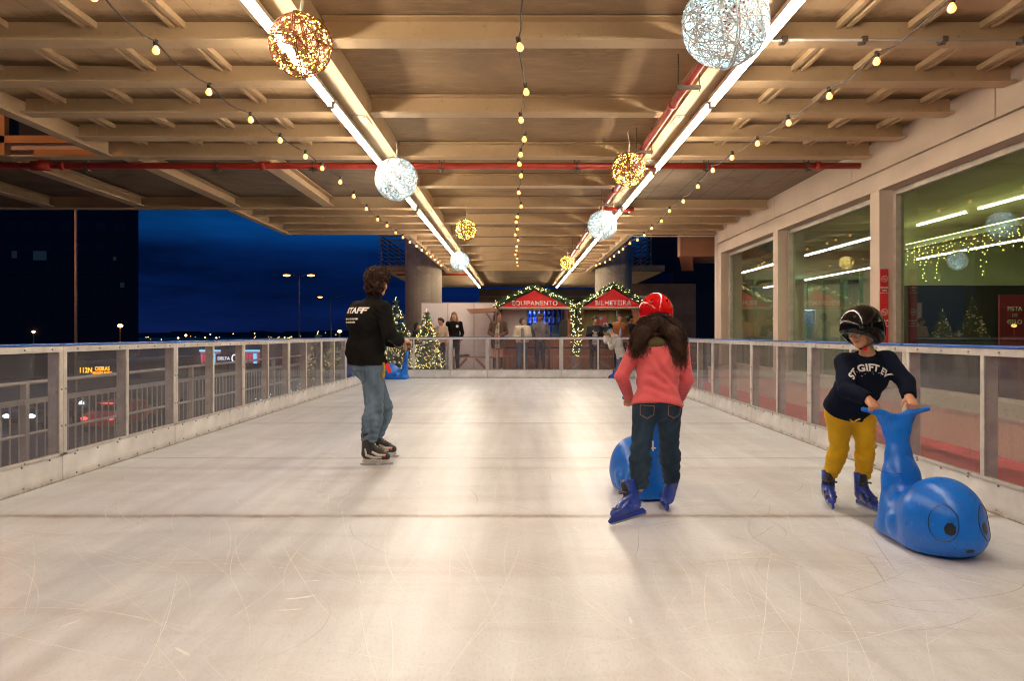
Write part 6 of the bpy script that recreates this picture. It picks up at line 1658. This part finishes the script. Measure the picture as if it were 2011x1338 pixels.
    for q in (-.035,.035): g.tube([(c[0]+q+.022*math.cos(i*PI/6), c[1]-.115, c[2]+.008+.02*math.sin(i*PI/6)) for i in range(13)], .002, 4, cap=False)
    g.tube([(c[0]-.013,c[1]-.117,c[2]+.01),(c[0]+.013,c[1]-.117,c[2]+.01)], .002, 4); g.build('glasses', A['iron'], b)
    MB().lathe((0,0,0), [(0,0),(.04,0),(.04,.004),(0,.004)], 14); lg = MB(); lg.tube([(c[0]+.10,c[1]-.14,c[2]-.30),(c[0]+.10,c[1]-.145,c[2]-.30)], .04, 14); lg.build('round_badge', A['lettering'], b)
    b, J, s = onlooker('person in a brown coat with a long check scarf and black tights', 978, 21.25, 1.72, R(-95), 'front', 'skin', 'coat', 'tights', 'hairr', 'long', 'blackp', turn=R(-25), spec=dict(hem=.30, skirt=(1.12,.34,0), tt=.024, sleeve=.022, legw=.72, lt=.006, topname='coat', legname='tights'))
    pv = A_(J['pv']); S = Vol(pv-[.3,.3,.35], pv+[.3,.2,.75], .01)
    S.cap(pv+[.0,-.13,.42], pv+[-.02,-.20,.1], .055, .06, k=.02, flat=((0,1,0),2.2)); S.cap(pv+[-.02,-.20,.1], pv+[-.01,-.19,-.24], .07, .08, k=.02, flat=((0,1,0),3)); S.ell(A_(J['nk'])+[0,-.02,-.01], (.10,.095,.045), None, .02); S.rough(.004, 30, 1)
    S.obj('scarf', A['scarf'], b)
    b, J, s = onlooker('smiling person in a cream fleece jacket, grey scarf and blue jeans', 1026, 21.3, 1.55, R(-85), 'front', 'skin2', 'cream', 'jeansb', 'hairb', 'bob', 'blackp', turn=R(-60), tilt=.05, spec=dict(tt=.035, sleeve=.03, w=1.12, hem=.02, legw=1.05, calf=1.35))
    pv = A_(J['pv']); S = Vol(pv-[.3,.3,.2], pv+[.3,.2,.75], .01); S.cap(pv+[0,-.16,.36], pv+[.01,-.20,.05], .045, .05, k=.02, flat=((0,1,0),1.6)); S.ell(A_(J['nk'])+[0,-.02,-.01], (.09,.09,.04), None, .02); S.rough(.004, 30, 2); S.obj('scarf', A['greyscarf'], b)
    onlooker('person in a grey henley sweater and navy trousers turned to the side', 1061, 21.2, 1.68, R(-105), 'behind', 'skin3', 'greyk', 'navyt', 'hairb', 'short', 'whitep', turn=R(-170), spec=dict(w=1.08, topname='sweater', hem=.06, calf=.95))
    b, J, s = onlooker('person in a dark cardigan over a striped top holding up a phone', 1168, 21.2, 1.58, B, 'phone', 'skin2', 'charc', 'navyt', 'hairb', 'short', 'blackp', turn=R(-70), tilt=-.2, spec=dict(w=1.08, hem=.02, topname='cardigan'))
    pv = A_(J['pv']); lat, up, ff = frame(J); S = Vol(pv-[.3,.3,.25], pv+[.3,.2,.5], .01); S.ell(pv+[0,-.045,.2], (.10,.105,.24), None, .01); S.ell(pv+[0,-.04,.0], (.11,.10,.14), None, .03); S.plane(pv+[0,.0,0], (0,1,0), .005); S.obj('striped_top', A['stripes'], b)
    w_ = (A_(J['wrL'])+A_(J['wrR']))/2; ph = MB().obox(Vector(w_)+Vector((0,-.11,.04)), .13, .014, .07).build('phone', A['blackp'], bevel=.004, org=tuple(w_+[0,-.11,.04])); tag(ph, 'black phone held up by the onlooker in the striped top', 'phone')
    b, J, s = onlooker('person in a tan puffer jacket over a light blue shirt by the ticket kiosk', 1217, 21.4, 1.66, R(-92), 'down', 'skin', 'puffer', 'navyt', 'hairr', 'short', 'blackp', spec=dict(tt=.045, sleeve=.04, w=1.12, hem=.08))
    pv = A_(J['pv']); S = Vol(pv-[.3,.3,.15], pv+[.3,.2,.5], .01); S.ell(pv+[0,-.085,.22], (.055,.10,.22), None, .01); S.plane(pv+[0,.0,0], (0,1,0), .005); S.obj('shirt', A['lightblue'], b)
    b, J, s = onlooker('person all in black wearing a dark cap, half hidden behind the tan puffer jacket', 1236, 21.9, 1.64, R(-60), 'down', 'skin2', 'charc', 'navyt', 'hairb', 'short', 'blackp', turn=R(20))
    # child leaning on the far barrier, on the ice
    J = dict(pv=P(1221,701,19.45), ch=P(1213,676,19.45), nk=P(1205,660,19.5), hd=P(1194,646,19.55), shL=P(1203,668,19.62), shR=P(1217,668,19.36),
             elL=P(1190,672,19.75), wrL=P(1188,663,19.93), elR=P(1200,683,19.45), wrR=P(1193,663,19.92),
             hpL=P(1217,706,19.52), hpR=P(1222,706,19.38), knL=P(1215,722,19.55), knR=P(1217,722,19.42), anL=P(1212,735,19.6), anR=P(1207,735,19.45))
    J['hf'] = (-.75,.3,-.55)
    body, top, tr = fig('person in a light grey hoodie and black helmet leaning on the far barrier', J, .78, .0105, dict(skin='skin', top='greyh', legs='jeansb'), dict(tt=.03, sleeve=.03, w=1.1, hem=.04, lt=.02, handsc=.8, topname='hoodie', legname='jeans'), hh=.2, root=(2.62,19.5,0))
    helmet(body, J, .2, A['helmb'], (.13,.145,.125), (-.01,.03), 'skate')
    S = Vol(A_(J['nk'])-.15, A_(J['nk'])+.15, .009); S.ell(A_(J['nk'])+[.03,-.03,-.01], (.10,.09,.06), None, .01); S.rough(.004, 40, 1); S.obj('hood', A['greyh'], body)
    c = A_(J['hd']); S = Vol(c-.2, c+.2, .009); S.ell(c+[.03,0,-.045], (.10,.10,.06), None, .01); S.obj('hair_net', A['cap'], body)
    skate(body, P(1211,743,19.55), (-.9,.4,0), (.0,0,1), .24, A['bootblue'], 'plastic', .75); skate(body, P(1203,744,19.4), (-.9,.3,0), (.0,0,1), .24, A['bootblue'], 'plastic', .75)
def main():
    setup_materials(); build_world(); build_ground(); build_canopy(); build_lights(); build_balls()
    build_barrier(); build_glazed(); build_kiosks(); build_props(); build_left_outside()
    if 'build_people' in globals(): build_people()
    cam = bpy.data.cameras.new('camera'); co = bpy.data.objects.new('camera', cam); col.objects.link(co)
    co.location = (0, 0, CH); co.rotation_euler = (R(90), 0, 0)
    cam.sensor_width = 36; cam.lens = 36*F/2011; cam.shift_x = (1005.5-CX)/2011; cam.shift_y = -(669-CY)/2011
    cam.clip_start = .05; cam.clip_end = 5000; scene.camera = co
    scene.view_settings.view_transform = 'Standard'; scene.view_settings.look = 'None'
    scene.view_settings.exposure = 0; scene.view_settings.gamma = 1
    cy = scene.cycles; cy.use_denoising = True; cy.filter_width = 1.05; cy.max_bounces = 10; cy.transparent_max_bounces = 24
    cy.sample_clamp_indirect = 6; cy.caustics_reflective = False; cy.caustics_refractive = False
    try: cy.use_light_tree = True
    except Exception: pass
main()
